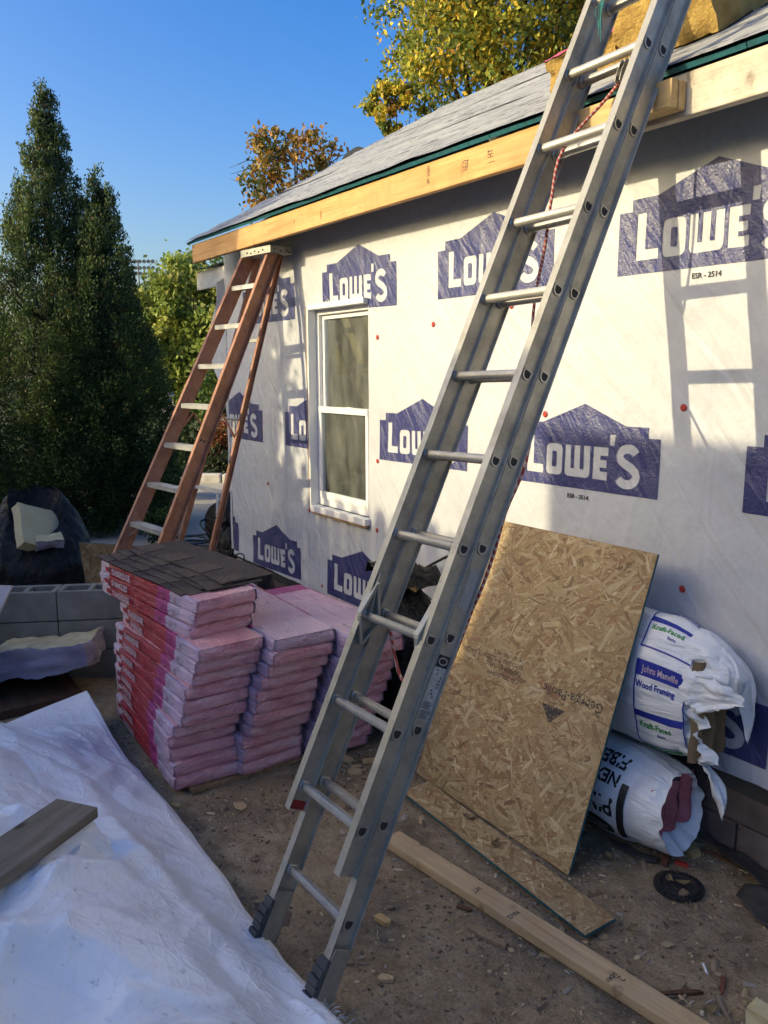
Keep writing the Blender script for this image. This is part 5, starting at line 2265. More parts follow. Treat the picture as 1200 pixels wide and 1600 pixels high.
# ------------------------------------------------------------------ small things on the left
def left_bits():
    # thick insulation slab
    d = Vector((.22, .38, 0)).normalized()
    ang = math.degrees(math.atan2(d.y, d.x))
    M = Mrot((-5.05, -1.90, .235), -6, -7, ang)
    o = lump('insulation_slab', M, (.62, .40, .155), ['cream_fiber', 'batt_side', 'batt_side', 'batt_brown', 'cream_fiber', 'batt_side'], 2, 30, .20)
    tag(o, 'thick fibreglass insulation slab with ragged cream top lying on brown boards', 'insulation')
    # boards under it
    mb = MB()
    M1 = frame(Vector((-4.98, -2.40, .10)), (-.30, .90, .05), (-.9, -.3, .0))
    mb.box((0, 0, 0), (.95, .17, .02), 'brown_board', M1)
    o = mb.build('brown_board', bevel=.002)
    tag(recenter(o), 'dark brown board under the insulation slab, nearer the tarp edge', 'board', 'brown boards under the insulation slab')
    mb = MB()
    M1 = frame(Vector((-5.18, -2.48, .07)), (-.12, .98, .05), (-.98, -.12, .0))
    mb.box((0, 0, 0), (.95, .19, .02), 'brown_board', M1)
    o = mb.build('brown_board', bevel=.002)
    tag(recenter(o), 'dark brown board under the insulation slab, farther from the tarp', 'board', 'brown boards under the insulation slab')
    mb = MB()
    mb.box((-5.35, -2.35, .0), (-4.75, -1.75, .055), 'brown_board')
    o = mb.build('timber_sleeper', bevel=.005)
    tag(recenter(o), 'flat timber lying on the dirt below the brown boards', 'timber')
    # white board at the left border
    M1 = frame(Vector((-4.93, -2.45, .42)), (.25, .40, -.02), (-.10, .05, .5))
    mb = MB()
    mb.prism([(-.25, 0), (.22, 0), (.37, .36), (-.25, .36)], lambda u, v, d: M1 @ Vector((u, v, d)), -.012, .012, 'white_board')
    o = mb.build('foam_board', bevel=.002)
    tag(recenter(o), 'pale foam board propped at the left edge beside the concrete blocks', 'board')
    mb = MB()
    mb.box((-5.22, -2.52, .056), (-4.90, -2.20, .41), 'black_rubber_and_shade')
    mb.box((-5.20, -2.50, .41), (-4.92, -2.22, .415), 'kraft')
    o = mb.build('dark_tub', bevel=.012)
    tag(recenter(o), 'dark plastic tub below the pale foam board at the left edge', 'tub')


left_bits()


# ------------------------------------------------------------------ ground things on the right
def ground_bits():
    # small knobbly rubber disc lying flat
    T = thing('rubber_disc', 'small black knobbly rubber disc lying flat on the dirt', 'rubber disc', (-1.653, -.352, 0))
    cx, cy = -1.653, -.352
    mb = MB()
    prof = [(.128, .004), (.132, .010), (.130, .024), (.120, .032), (.104, .031), (.098, .024), (.080, .021), (.074, .025), (.060, .024), (.052, .018), (.034, .018), (.028, .026), (.012, .026), (.0, .022)]
    prof = [(r * .66, z * .8) for r, z in prof]
    n = 48
    rings = [[Vector((cx + r * math.cos(2 * math.pi * j / n), cy + r * math.sin(2 * math.pi * j / n), z * .6 + gz(cx, cy))) for j in range(n)] for r, z in prof[:-1]]
    vs = [q for g in rings for q in g]
    fs = [(i * n + j, i * n + (j + 1) % n, (i + 1) * n + (j + 1) % n, (i + 1) * n + j) for i in range(len(rings) - 1) for j in range(n)]
    fs.append(tuple((len(rings) - 1) * n + j for j in range(n)))
    mb.add(vs, fs, 'black_rubber_and_shade')
    mb.build('disc', T, smooth=True, auto=40)
    mb = MB()
    for j in range(44):
        a = 2 * math.pi * j / 44
        c = Vector((cx + .086 * math.cos(a), cy + .086 * math.sin(a), .006))
        Mx = Matrix.Translation(c) @ Matrix.Rotation(a, 4, 'Z')
        mb.box((-.004, -.0038, -.006), (.006, .0038, .007), 'black_rubber_and_shade', Mx)
    for j in range(30):
        a = 2 * math.pi * j / 30
        c = Vector((cx + .074 * math.cos(a), cy + .074 * math.sin(a), .0150))
        Mx = Matrix.Translation(c) @ Matrix.Rotation(a, 4, 'Z')
        mb.box((-.004, -.004, -.003), (.004, .004, .003), 'black_rubber_and_shade', Mx)
    mb.build('tread', T, kind='stuff')
    # dark rubber sheets
    def crumple(name, pts, h, seed, mat, label, cat):
        vs, fs = fill2d([pts])
        vs, fs = subdivide2d(vs, fs, .035)
        mb = MB()
        mb.add([Vector((x, y, gz(x, y) + .012 + h * max(0, .45 + nz(x * 5, y * 5, seed)) + .010 * nz(x * 16, y * 16, seed))) for x, y in vs], fs, mat)
        o = mb.build(name, smooth=True)
        s = o.modifiers.new('t', 'SOLIDIFY')
        s.thickness = .004
        return tag(recenter(o), label, cat)
    crumple('rubber_sheet', [(-1.80, .02), (-1.62, -.02), (-1.35, .0), (-1.0, .0), (-1.0, -.18), (-1.28, -.16), (-1.45, -.14), (-1.60, -.10)], .10, 3, 'rake_dark', 'crumpled black rubber sheet against the foundation at the right', 'rubber sheet')
    crumple('black_rag', [(-1.50, -.17), (-1.42, -.13), (-1.33, -.15), (-1.25, -.20), (-1.27, -.29), (-1.36, -.31), (-1.43, -.27), (-1.49, -.24)], .05, 8, 'rake_dark', 'flattened black rag on the dirt to the right of the rubber disc', 'rag')
    crumple('black_strap', [(-2.00, -.335), (-1.93, -.30), (-1.86, -.30), (-1.80, -.275), (-1.79, -.31), (-1.86, -.345), (-1.94, -.345)], .015, 5, 'rake_dark', 'short black strap lying in front of the lower insulation bag', 'strap')
    # chips and sticks: (name,label,cat, x,y,rot, L,W,H,mat)
    L = [('splinter', 'broken splintered wood piece in front of the lower insulation bag', 'wood scrap', -1.80, -.085, -30, .17, .065, .02, 'block_wood'),
         ('wood_scrap', 'reddish brown wood scrap between the insulation bag and the rubber disc', 'wood scrap', -1.79, -.245, -60, .11, .035, .015, 'red_bits'),
         ('wood_scrap', 'small red scrap just behind the rubber disc', 'wood scrap', -1.735, -.215, 20, .05, .025, .012, 'cap_red'),
         ('stick', 'thin brown stick reaching right from the splintered wood', 'stick', -1.62, -.04, 8, .26, .016, .012, 'brown_board'),
         ('stick', 'long brown stick lying near the lower right corner', 'stick', -1.325, -.815, 62, .17, .016, .012, 'brown_board'),
         ('stick', 'short grey stick just below the long brown stick', 'stick', -1.345, -.865, 55, .10, .010, .009, 'plank_grey'),
         ('stick', 'upright-looking narrow stick at the lower right corner', 'stick', -1.205, -.755, -35, .12, .012, .010, 'plank_grey'),
         ('stick', 'reddish stick between the cigarette and the corner', 'stick', -1.265, -.665, -60, .09, .012, .010, 'red_bits'),
         ('wood_chip', 'square wood chip between the ladder foot and the stud', 'wood chip', -2.13, -1.385, 20, .062, .030, .016, 'block_wood'),
         ('wood_chip', 'blocky wood offcut with teal edge by the pink stack, nearest it', 'wood chip', -3.25, -.86, 15, .12, .06, .012, 'lumber'),
         ('wood_chip', 'thin wood offcut lying behind the ladder by the pink stack', 'wood chip', -3.14, -.76, 60, .10, .045, .012, 'block_wood'),
         ('wood_chip', 'small wood offcut in front of the two by the pink stack', 'wood chip', -3.11, -.88, 40, .07, .045, .012, 'lumber'),
         ('bark_strip', 'curled bark strip beside the stud on its near side', 'bark', -1.86, -1.13, 12, .16, .035, .012, 'fence_wood'),
         ('bark_strip', 'small dark bark piece left of the curled bark strip', 'bark', -2.02, -1.10, 30, .06, .018, .010, 'brown_board'),
         ('wood_chip', 'tiny tan wood chip in front of the pink front stack', 'wood chip', -3.30, -1.72, 30, .045, .022, .014, 'block_wood'),
         ('wood_chip', 'flat brown wood chip in front of the middle pink stack', 'wood chip', -3.13, -1.48, 0, .07, .045, .008, 'lumber'),
         ('twig', 'thin twig lying before the ladder foot', 'stick', -2.02, -1.585, 55, .11, .006, .006, 'plank_grey'),
         ('wood_chip', 'rounded pale wood chip close behind the near ladder foot', 'wood chip', -1.90, -1.53, 40, .05, .026, .012, 'lumber')]
    for k, (nm, lab, cat, x, y, rz, l, w, h, mt) in enumerate(L):
        mb = MB()
        rr = random.Random(k * 3 + 1)
        pts = [(-l / 2, -w * .4), (-l * .2, -w / 2 * rr.uniform(.8, 1.1)), (l * .25, -w / 2 * rr.uniform(.7, 1.1)), (l / 2, -w * .2 * rr.uniform(0, 2)), (l * .44, w * .3), (l * .1, w / 2 * rr.uniform(.7, 1.1)), (-l * .3, w / 2 * rr.uniform(.8, 1.1)), (-l * .48, w * .2)]
        bend = rr.uniform(-.1, .1)
        c, s_ = math.cos(R(rz)), math.sin(R(rz))
        z0 = gz(x, y)
        tilt = rr.uniform(-.05, .08)
        mb.prism(pts, lambda u, v, d: Vector((x + u * c - (v + bend * u * u / l) * s_, y + u * s_ + (v + bend * u * u / l) * c, z0 + d + tilt * u + .002)), 0, h, mt)
        o = mb.build(nm, bevel=.0012)
        tag(recenter(o), lab, cat)
    mb = MB()
    a, b_ = Vector((-1.352, -.640, .010)), Vector((-1.318, -.668, .010))
    mb.tube([a, b_], .0042, 'white_paint', 10)
    tag(recenter(mb.build('cigarette', smooth=True, auto=40)), 'white cigarette end lying on the dirt near the lower right', 'cigarette')
    tag(lump('foam_lump', Mrot((-1.10, -.715, .035), 10, 20, 30), (.085, .08, .06), 'foam', 6, 12, .6), 'lump of pale foam at the lower right corner', 'foam')
    # dry leaves
    spots = [(-1.685, -.37, 'dry yellow leaf lying on the rubber disc, left side', .016), (-1.64, -.345, 'small dry leaf in the centre of the rubber disc', .015), (-1.915, -.435, 'dry leaf on the dirt beside the lower corner of the large board', .008),
             (-1.59, -.70, 'dry leaf between the stud end and the rubber disc', .006), (-1.22, -.80, 'brown leaf at the right border by the narrow stick', .006), (-2.43, -.73, 'pale curled leaf lying on the narrow strand board strip', .030), (-2.22, -.77, 'brown leaf on the middle of the narrow strand board strip', .03)]
    for k, (x, y, lab, z) in enumerate(spots):
        mb = MB()
        rr = random.Random(k)
        a0 = rr.uniform(0, 6.28)
        mb.grid(lambda u, v: Vector((x + .026 * (2 * u - 1) * math.cos(a0) - .014 * (2 * v - 1) * math.sin(math.pi * min(max(u, .08), .95)) * math.sin(a0), y + .026 * (2 * u - 1) * math.sin(a0) + .014 * (2 * v - 1) * math.sin(math.pi * min(max(u, .08), .95)) * math.cos(a0), z + .006 + .007 * (2 * v - 1) ** 2 + .008 * (u - .5) ** 2 * 4)), 6, 4, 'leaf_dry')
        tag(recenter(mb.build('dry_leaf', smooth=True)), lab, 'leaf')
    # hose coil near the step ladder
    mb = MB()
    rr = random.Random(2)
    pts = []
    for i in range(150):
        a = i * .21
        r = .30 + .05 * math.sin(i * .37) + .03 * rr.uniform(-1, 1)
        pts.append((-8.05 + r * math.cos(a), .27 + r * .8 * math.sin(a), .02 + .0012 * i + .012 * math.sin(i * .5)))
    mb.tube(pts, .013, 'cable', 6)
    pts = [(-7.9 + .16 * math.cos(a), .36 + .10 * math.sin(a), .22 + .16 * math.sin(a * .5)) for a in np.linspace(0, 6.0, 22)]
    mb.tube(pts, .010, 'black_rubber_and_shade', 6)
    tag(recenter(mb.build('hose_coil', smooth=True)), 'coiled grey hose lying on the ground behind the step ladder', 'hose')
    mb = MB()
    pts = [(-5.95 + .10 * math.cos(a), -.22 + .05 * math.sin(a), .42 + .05 * math.sin(a)) for a in np.linspace(0, 5.5, 18)]
    mb.tube(pts, .006, 'black_rubber_and_shade', 6)
    tag(recenter(mb.build('wire_loop', smooth=True)), 'small loop of black wire on the corner blocks', 'wire')


ground_bits()


# ------------------------------------------------------------------ vegetation
def conifer(name, label, base, h, r, seed, n=26000, lean=(0, 0), group=None, flat=.036):
    T = thing(name, label, 'tree', base, group)
    rng = np.random.default_rng(seed)
    bx, by, bz = base
    mb = MB()
    mb.tube([(bx, by, bz - .05), (bx + lean[0] * .3, by + lean[1] * .3, bz + h * .4), (bx + lean[0] * .9, by + lean[1] * .9, bz + h * .9)], .08, 'bark', 8, radii=[.11, .07, .02])
    rr = random.Random(seed)
    for k in range(14):
        z = h * rr.uniform(.06, .5)
        a = rr.uniform(0, 6.28)
        L = r * rr.uniform(.4, .8)
        p = Vector((bx + lean[0] * z / h, by + lean[1] * z / h, bz + z))
        mb.tube([p, p + Vector((L * .5 * math.cos(a), L * .5 * math.sin(a), L * .25)), p + Vector((L * math.cos(a), L * math.sin(a), L * .8))], .014, 'bark', 5, radii=[.022, .014, .005])
    mb.build('trunk', T, smooth=True)
    # clumps over the surface of a lumpy cone
    nc = 1500
    t = 1 - np.sqrt(rng.uniform(0.002, 1, nc))
    t = np.clip(t * 1.02, 0, .995)
    a = rng.uniform(0, 2 * np.pi, nc)
    prof = np.where(t < .12, .80 + t * 1.7, 1.0 - ((t - .12) / .88) ** 1.12) + .035
    lump_ = np.array([mnoise.noise(Vector((math.cos(q) * 1.6 + seed, math.sin(q) * 1.6, tt * 6))) for q, tt in zip(a, t)])
    rad = r * prof * (1 + .30 * lump_) * rng.uniform(.78, 1.02, nc)
    cx = bx + rad * np.cos(a) + lean[0] * t
    cy = by + rad * np.sin(a) + lean[1] * t
    cz = bz + .10 + h * t * .985
    cs = rng.uniform(.05, .105, nc) * (1 - .45 * t) * (r / .9)
    ctone = rng.normal(0, 1, nc)
    idx = rng.integers(0, nc, n)
    off = np.clip(rng.normal(size=(n, 3)), -1.5, 1.5) * cs[idx][:, None] * np.array([.75, .75, 1.15])
    P = np.stack([cx[idx], cy[idx], cz[idx]], 1) + off
    # some filling inside
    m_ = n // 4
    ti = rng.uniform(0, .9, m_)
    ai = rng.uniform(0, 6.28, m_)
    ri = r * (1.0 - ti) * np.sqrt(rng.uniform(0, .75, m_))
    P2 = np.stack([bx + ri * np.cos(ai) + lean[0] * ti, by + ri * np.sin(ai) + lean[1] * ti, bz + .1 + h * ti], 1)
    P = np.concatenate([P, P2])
    P[:, 2] = np.maximum(P[:, 2], bz + .03)
    out = P - np.array([bx, by, bz + h * .35])
    out[:, 2] = out[:, 2] * .3 + .55
    out /= np.linalg.norm(out, axis=1)[:, None] + 1e-6
    V, F = leaf_quads(P, flat, rng, .40, droop=out * 1.3, jitter=.5)
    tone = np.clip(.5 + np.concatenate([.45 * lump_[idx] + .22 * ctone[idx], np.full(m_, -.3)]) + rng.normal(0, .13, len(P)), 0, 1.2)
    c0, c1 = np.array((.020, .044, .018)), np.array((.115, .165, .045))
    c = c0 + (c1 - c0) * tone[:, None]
    br = rng.uniform(0, 1, len(P)) < .035
    c[br] = np.array((.13, .075, .03))
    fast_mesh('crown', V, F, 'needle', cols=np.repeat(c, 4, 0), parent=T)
    return T


def broadleaf(name, label, base, crown, rad, seed, n, leaf, pal, prob, trunk=.2, nc=160, group=None, cat='tree', twigs=0, sparse=.8, limbs=9, shell=.55):
    T = thing(name, label, cat, base, group)
    rng = np.random.default_rng(seed)
    rr = random.Random(seed)
    b0 = Vector(base)
    c0 = Vector(crown)
    mb = MB()
    fork = b0.lerp(c0, .55)
    if trunk:
        mb.tube([b0 - Vector((0, 0, .1)), b0.lerp(fork, .5) + Vector((.1 * rr.uniform(-1, 1), .1 * rr.uniform(-1, 1), 0)), fork, c0 + Vector((0, 0, rad[2] * .5))], trunk, 'bark', 9, radii=[trunk * 1.2, trunk * .9, trunk * .7, trunk * .12])
        for k in range(limbs):
            a = k * 2.4 + rr.uniform(-.5, .5)
            e = Vector((math.cos(a) * rad[0] * .75, math.sin(a) * rad[1] * .75, rad[2] * rr.uniform(-.5, .75)))
            s = b0.lerp(c0, rr.uniform(.45, .95))
            q = c0 + e
            mb.tube([s, s.lerp(q, .5) + Vector((0, 0, .06 * rad[2])), q], .05, 'bark', 6, radii=[trunk * .45, trunk * .25, trunk * .05])
    for k in range(twigs):
        a = rr.uniform(0, 6.28)
        s = c0 + Vector((math.cos(a) * rad[0] * .5, math.sin(a) * rad[1] * .5, rad[2] * rr.uniform(-.6, .3)))
        q = s + Vector((math.cos(a) * rad[0] * .7, math.sin(a) * rad[1] * .7, rad[2] * rr.uniform(-.2, .5)))
        mb.tube([s, s.lerp(q, .5) + Vector((0, 0, .1)), q], .01, 'bark', 4, radii=[.015, .009, .003])
    if mb.v:
        mb.build('trunk' if trunk else 'stem', T, smooth=True)
    d = rng.normal(size=(nc, 3))
    d /= np.linalg.norm(d, axis=1)[:, None]
    k = rng.uniform(shell, 1.0, nc) * (1 + .25 * np.array([mnoise.noise(Vector((*(q * 1.7 + seed),))) for q in d]))
    C = np.array(c0) + d * k[:, None] * np.array(rad)
    C[:, 2] = np.maximum(C[:, 2], base[2] + .05)
    cs = rng.uniform(.10, .24, nc) * np.mean(rad) * sparse
    tone = rng.uniform(0, 1, nc)
    idx = rng.integers(0, nc, n)
    P = C[idx] + rng.normal(size=(n, 3)) * cs[idx][:, None] * np.array([.8, .8, .62])
    P[:, 2] = np.maximum(P[:, 2], base[2] + .02)
    V, F = leaf_quads(P, leaf, rng, .55, droop=np.array([0, 0, -.4]))
    pal = np.array(pal)
    side = d[idx]
    # each clump keeps to one or two hues
    ch = rng.choice(len(pal), nc, p=prob)
    ch2 = rng.choice(len(pal), n, p=prob)
    use = np.where(rng.uniform(0, 1, n) < .62, ch[idx], ch2)
    c = pal[use] * (.72 + .5 * tone[idx])[:, None] * rng.uniform(.8, 1.2, n)[:, None]
    fast_mesh('crown', V, F, 'leaf', cols=np.repeat(c, 4, 0), parent=T)
    return T


def vegetation():
    g = 'tall dark conifers in a row on the left'
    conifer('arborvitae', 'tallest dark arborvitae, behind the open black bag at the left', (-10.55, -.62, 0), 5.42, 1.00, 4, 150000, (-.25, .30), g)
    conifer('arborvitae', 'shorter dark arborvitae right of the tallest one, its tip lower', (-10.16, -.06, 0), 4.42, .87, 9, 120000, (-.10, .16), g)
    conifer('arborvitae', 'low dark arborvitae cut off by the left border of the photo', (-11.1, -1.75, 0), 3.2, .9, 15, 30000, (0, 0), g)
    # the trees outside the frame whose shade falls on the far part of the wall
    broadleaf('shade_tree', 'dense dark tree outside the frame that shades the far end of the wall', (-9.08, -6.5, 0), (-9.08, -6.5, 3.5), (1.66, 1.6, 3.2), 23, 42000, .17, [(.05, .08, .02), (.08, .12, .03)], [.5, .5], .2, 420, sparse=.42, shell=.15)
    Y = [(.62, .50, .06), (.58, .40, .05), (.36, .36, .055), (.19, .24, .045), (.10, .15, .035), (.46, .24, .04)]
    broadleaf('maple_tree', 'large maple with yellow and green leaves rising behind the roof', (-13.2, 8.6, 0), (-12.35, 8.3, 8.9), (2.15, 2.2, 2.7), 31, 44000, .108, Y, [.24, .10, .24, .22, .17, .03], .20, 230, twigs=10, sparse=.75)
    broadleaf('maple_tree', 'lower bough of yellow maple hanging over the roof skyline', (-13.4, 6.9, 0), (-13.15, 6.45, 6.75), (.50, .55, .55), 35, 2200, .105, Y, [.2, .14, .26, .24, .12, .04], .05, 26, twigs=4, sparse=1.0, limbs=3)
    broadleaf('autumn_tree', 'small sparse autumn tree with orange leaves above the far roof edge', (-17.0, 6.3, 0), (-16.85, 6.30, 6.20), (1.0, 1.25, 1.12), 41, 4200, .125, [(.36, .18, .04), (.30, .20, .04), (.14, .14, .03), (.08, .10, .03), (.42, .25, .06)], [.3, .2, .2, .15, .15], .09, 80, twigs=9, sparse=.75, limbs=6)
    mb = MB()
    G = [(.30, .36, .075), (.24, .31, .065), (.16, .22, .05), (.10, .15, .035), (.38, .38, .09)]
    pr = [.28, .28, .2, .14, .10]
    broadleaf('green_tree', 'big sunlit green tree beyond the step ladder', (-35.0, 10.7, 0), (-34.9, 11.0, 3.7), (3.2, 3.2, 3.3), 51, 26000, .24, G, pr, .25, 210, sparse=.62)
    broadleaf('green_tree', 'sunlit green tree behind the conifer, left of the biggest green tree', (-37.5, 8.5, 0), (-37.4, 8.6, 2.9), (2.7, 2.7, 2.6), 53, 16000, .24, G, pr, .25, 150, sparse=.62)
    broadleaf('green_tree', 'green tree partly hidden by the house corner and the step ladder', (-31.5, 12.2, 0), (-31.4, 12.4, 3.4), (2.6, 2.6, 3.0), 55, 14000, .22, G, pr, .25, 140, sparse=.62)
    B = [(.12, .17, .075), (.09, .14, .065), (.18, .22, .09)]
    broadleaf('distant_tree', 'bluish distant tree below the stadium lights', (-60.5, 17.3, 0), (-60.4, 17.4, 5.4), (3.0, 3.0, 3.2), 57, 9000, .42, B, [.4, .4, .2], .3, 120, sparse=.62)
    broadleaf('distant_tree', 'bluish distant tree to the right of the one below the stadium lights', (-58.0, 21.5, 0), (-58.0, 21.5, 5.4), (3.6, 3.6, 3.4), 59, 9000, .42, B, [.4, .4, .2], .3, 120, sparse=.62)
    broadleaf('distant_tree', 'distant tree filling the skyline behind the neighbour house', (-66.0, 14.0, 0), (-66.0, 14.0, 4.0), (4.0, 4.5, 3.4), 61, 9000, .45, B, [.4, .4, .2], .3, 120, sparse=.62)
    # shrubs by the driveway
    S1 = [(.05, .085, .02), (.08, .13, .03), (.03, .05, .015)]
    broadleaf('shrub', 'low green juniper shrub at the foot of the conifers', (-12.2, 1.35, 0), (-12.2, 1.35, .45), (.62, .62, .5), 71, 5000, .06, S1, [.45, .25, .3], 0, 70, cat='shrub', sparse=.75, shell=.2)
    broadleaf('shrub', 'dark green shrub behind the kerb, seen between the step ladder rails', (-14.6, 2.75, 0), (-14.6, 2.75, .50), (.60, .6, .55), 73, 5000, .07, [(.03, .05, .016), (.05, .075, .02)], [.6, .4], 0, 70, cat='shrub', sparse=.75, shell=.2)
    broadleaf('shrub', 'red-leaved shrub seen through the step ladder', (-14.0, 3.05, 0), (-14.0, 3.05, .75), (.36, .36, .38), 75, 2200, .06, [(.28, .075, .035), (.36, .14, .06), (.12, .05, .025), (.10, .09, .03)], [.4, .2, .25, .15], 0, 50, cat='shrub', sparse=.8, shell=.2)
    broadleaf('shrub', 'tall light green plant rising above the red-leaved shrub', (-15.2, 3.45, 0), (-15.2, 3.45, 1.25), (.42, .42, 1.0), 77, 3200, .09, [(.10, .17, .035), (.06, .10, .025), (.16, .20, .05)], [.4, .35, .25], 0, 60, cat='shrub', sparse=.8, shell=.2)
    broadleaf('shrub', 'dark shrub beneath the red-leaved shrub next to the kerb', (-13.75, 2.95, 0), (-13.75, 3.0, .30), (.5, .4, .28), 79, 2600, .06, [(.02, .03, .012), (.035, .05, .018)], [.6, .4], 0, 40, cat='shrub', sparse=.8, shell=.2)
    broadleaf('shrub', 'dark hedge in front of the neighbour house', (-27, 8.0, 0), (-27, 8.0, .6), (.8, 1.6, .55), 81, 4000, .12, [(.025, .04, .014), (.05, .075, .022)], [.6, .4], 0, 50, cat='shrub', sparse=.8, shell=.2)
    broadleaf('shrub', 'ragged weed tuft on the driveway edge by the conifers', (-9.0, .15, 0), (-9.0, .2, .2), (.28, .28, .22), 83, 900, .05, S1, [.4, .2, .4], 0, 30, cat='plant', sparse=.9, shell=.2)


vegetation()


# ------------------------------------------------------------------ distance
def distance():
    # kerb stones
    mb_d = Vector((.62, .785, 0)).normalized()
    T = thing('kerb', 'white painted stone kerb along the far edge of the driveway', 'kerb', (-14.2, 1.2, 0))
    for k in range(9):
        a = Vector((-14.45, 1.35, 0)) + mb_d * (.62 * k)
        mb = MB()
        mb.bar(a + Vector((0, 0, .06)), a + mb_d * .60 + Vector((0, 0, .06)), .20, .20, 'kerb')
        mb.build('kerb_stone', T, bevel=.025)
    # side porch behind the corner
    T = thing('side_porch', 'side porch with white fascia and post behind the corner of the house', 'porch', (-8.4, 2.6, 0))
    mb = MB()
    mb.box((-10.4, 1.31, 2.99), (-6.50, 1.35, 3.215), 'white_old')
    mb.build('fascia_board', T, bevel=.004)
    mb = MB()
    mb.grid(lambda u, v: Vector((-10.46 + 3.98 * u, 1.24 + 2.6 * v, 3.232 + .55 * v + .015 * nz(u * 9, v * 4))), 30, 10, 'underlay')
    mb.grid(lambda u, v: Vector((-10.42 + 3.92 * u, 1.36 + 2.4 * v, 3.20 + .50 * v)), 4, 4, 'white_old')
    mb.build('roof', T, smooth=True)
    mb = MB()
    mb.box((-8.72, 1.40, 0), (-8.62, 1.50, 3.10), 'white_old')
    mb.build('post', T, bevel=.006)
    mb = MB()
    mb.box((-10.3, 3.5, 0), (-10.2, 3.6, 3.5), 'white_old')
    mb.build('post', T, bevel=.006)
    # neighbour house
    c = Vector((-43.5, 10.6, 0))
    T = thing('neighbour_house', 'dark blue-grey bungalow with brown hip roof far beyond the driveway', 'house', c)
    ang = math.atan2(.57, .82) + R(90)
    ex = Vector((.57, .82, 0)).normalized()       # across the view
    ey = Vector((-.82, .57, 0)).normalized()      # away

    def q(u, v, z):
        return c + ex * u + ey * v + Vector((0, 0, z))
    mb = MB()
    bx = [(-5, 0), (1.75, 0), (1.75, 7), (-5, 7)]
    mb.prism(bx, lambda u, v, d: q(u, v, d), -.4, 2.02, 'house_siding')
    mb.build('wall', T)
    mb = MB()
    e = [q(-5.6, -.6, 1.98), q(2.35, -.6, 1.98), q(2.35, 7.6, 1.98), q(-5.6, 7.6, 1.98), q(-2.6, 3.5, 3.3), q(-.8, 3.5, 3.3)]
    e2 = [p - Vector((0, 0, .16)) for p in e[:4]]
    mb.add(e + e2, [(0, 1, 5, 4), (1, 2, 5), (2, 3, 4, 5), (3, 0, 4), (6, 7, 1, 0), (7, 8, 2, 1), (8, 9, 3, 2), (9, 6, 0, 3), (9, 8, 7, 6)], 'roof_brown')
    mb.build('roof', T)
    for (u0, u1) in ((-3.6, -2.2), (-.6, .7)):
        mb = MB()
        mb.prism([(u0, .55), (u1, .55), (u1, 1.65), (u0, 1.65)], lambda u, v, d: q(u, -.02 - d, v), 0, .03, 'dark_glass')
        w = mb.build('window', T)
        w['_w'] = tuple(c)
        mb = MB()
        for (a0, a1, b0, b1) in ((u0 - .08, u0, .5, 1.7), (u1, u1 + .08, .5, 1.7), (u0, u1, 1.65, 1.73), (u0, u1, .47, .55)):
            mb.prism([(a0, b0), (a1, b0), (a1, b1), (a0, b1)], lambda u, v, d: q(u, -.02 - d, v), 0, .05, 'grey_paint')
        mb.build('frame', w)
    mb = MB()
    mb.tube([q(1.68, -.06, -.3), q(1.68, -.06, 1.9)], .05, 'grey_paint', 6)
    mb.build('downpipe', T)
    mb = MB()
    cc = q(2.1, -.75, 2.62)
    nrm = (cam.location - cc).normalized() * .6 + Vector((.2, -.4, .35))
    nrm.normalize()
    xx = nrm.cross(Vector((0, 0, 1))).normalized()
    yy = xx.cross(nrm)
    mb.grid(lambda u, v: cc + (xx * math.cos(2 * math.pi * u) + yy * math.sin(2 * math.pi * u)) * .46 * v - nrm * (.10 * (1 - v * v)), 20, 5, 'grey_paint')
    mb.tube([cc - nrm * .1, cc - nrm * .2 - Vector((0, 0, .4)), q(2.1, -.4, 1.9)], .04, 'grey_paint', 6)
    mb.tube([cc - yy * .4, cc + nrm * .4 - yy * .1], .02, 'grey_paint', 5)
    mb.build('satellite_dish', T, smooth=True)
    # pickup truck, three-quarter front
    c = Vector((-42.6, 13.7, -.35))
    T = thing('pickup_truck', 'silver pickup truck parked beside the far bungalow', 'pickup truck', c)
    fx = Vector((.74, -.35, 0)).normalized()
    fy = Vector((.35, .74, 0)).normalized()
    fx = Vector((.55, -.84, 0)).normalized()
    fy = Vector((.84, .55, 0)).normalized()

    def tq(u, v, z):
        return c + fx * u + fy * v + Vector((0, 0, z))
    mb = MB()
    side = [(2.7, .45), (2.75, .75), (2.6, 1.02), (1.25, 1.12), (-2.6, 1.12), (-2.7, .5)]
    mb.prism(side, lambda u, v, d: tq(u, d, v), -.92, .92, 'silver')
    body = mb.build('body', T, bevel=.06)
    mb = MB()
    cab = [(1.2, 1.121), (.55, 1.72), (-.85, 1.75), (-1.15, 1.121)]
    mb.prism(cab, lambda u, v, d: tq(u, d * (1 - .12 * max(0, v - 1.12) / .6), v), -.86, .86, 'silver')
    mb.build('cab', T, bevel=.05)
    mb = MB()
    mb.add([tq(1.17, -.74, 1.20), tq(1.17, .74, 1.20), tq(.64, .68, 1.68), tq(.64, -.68, 1.68)], [(0, 1, 2, 3)], 'dark_glass')
    mb.build('windscreen', T)
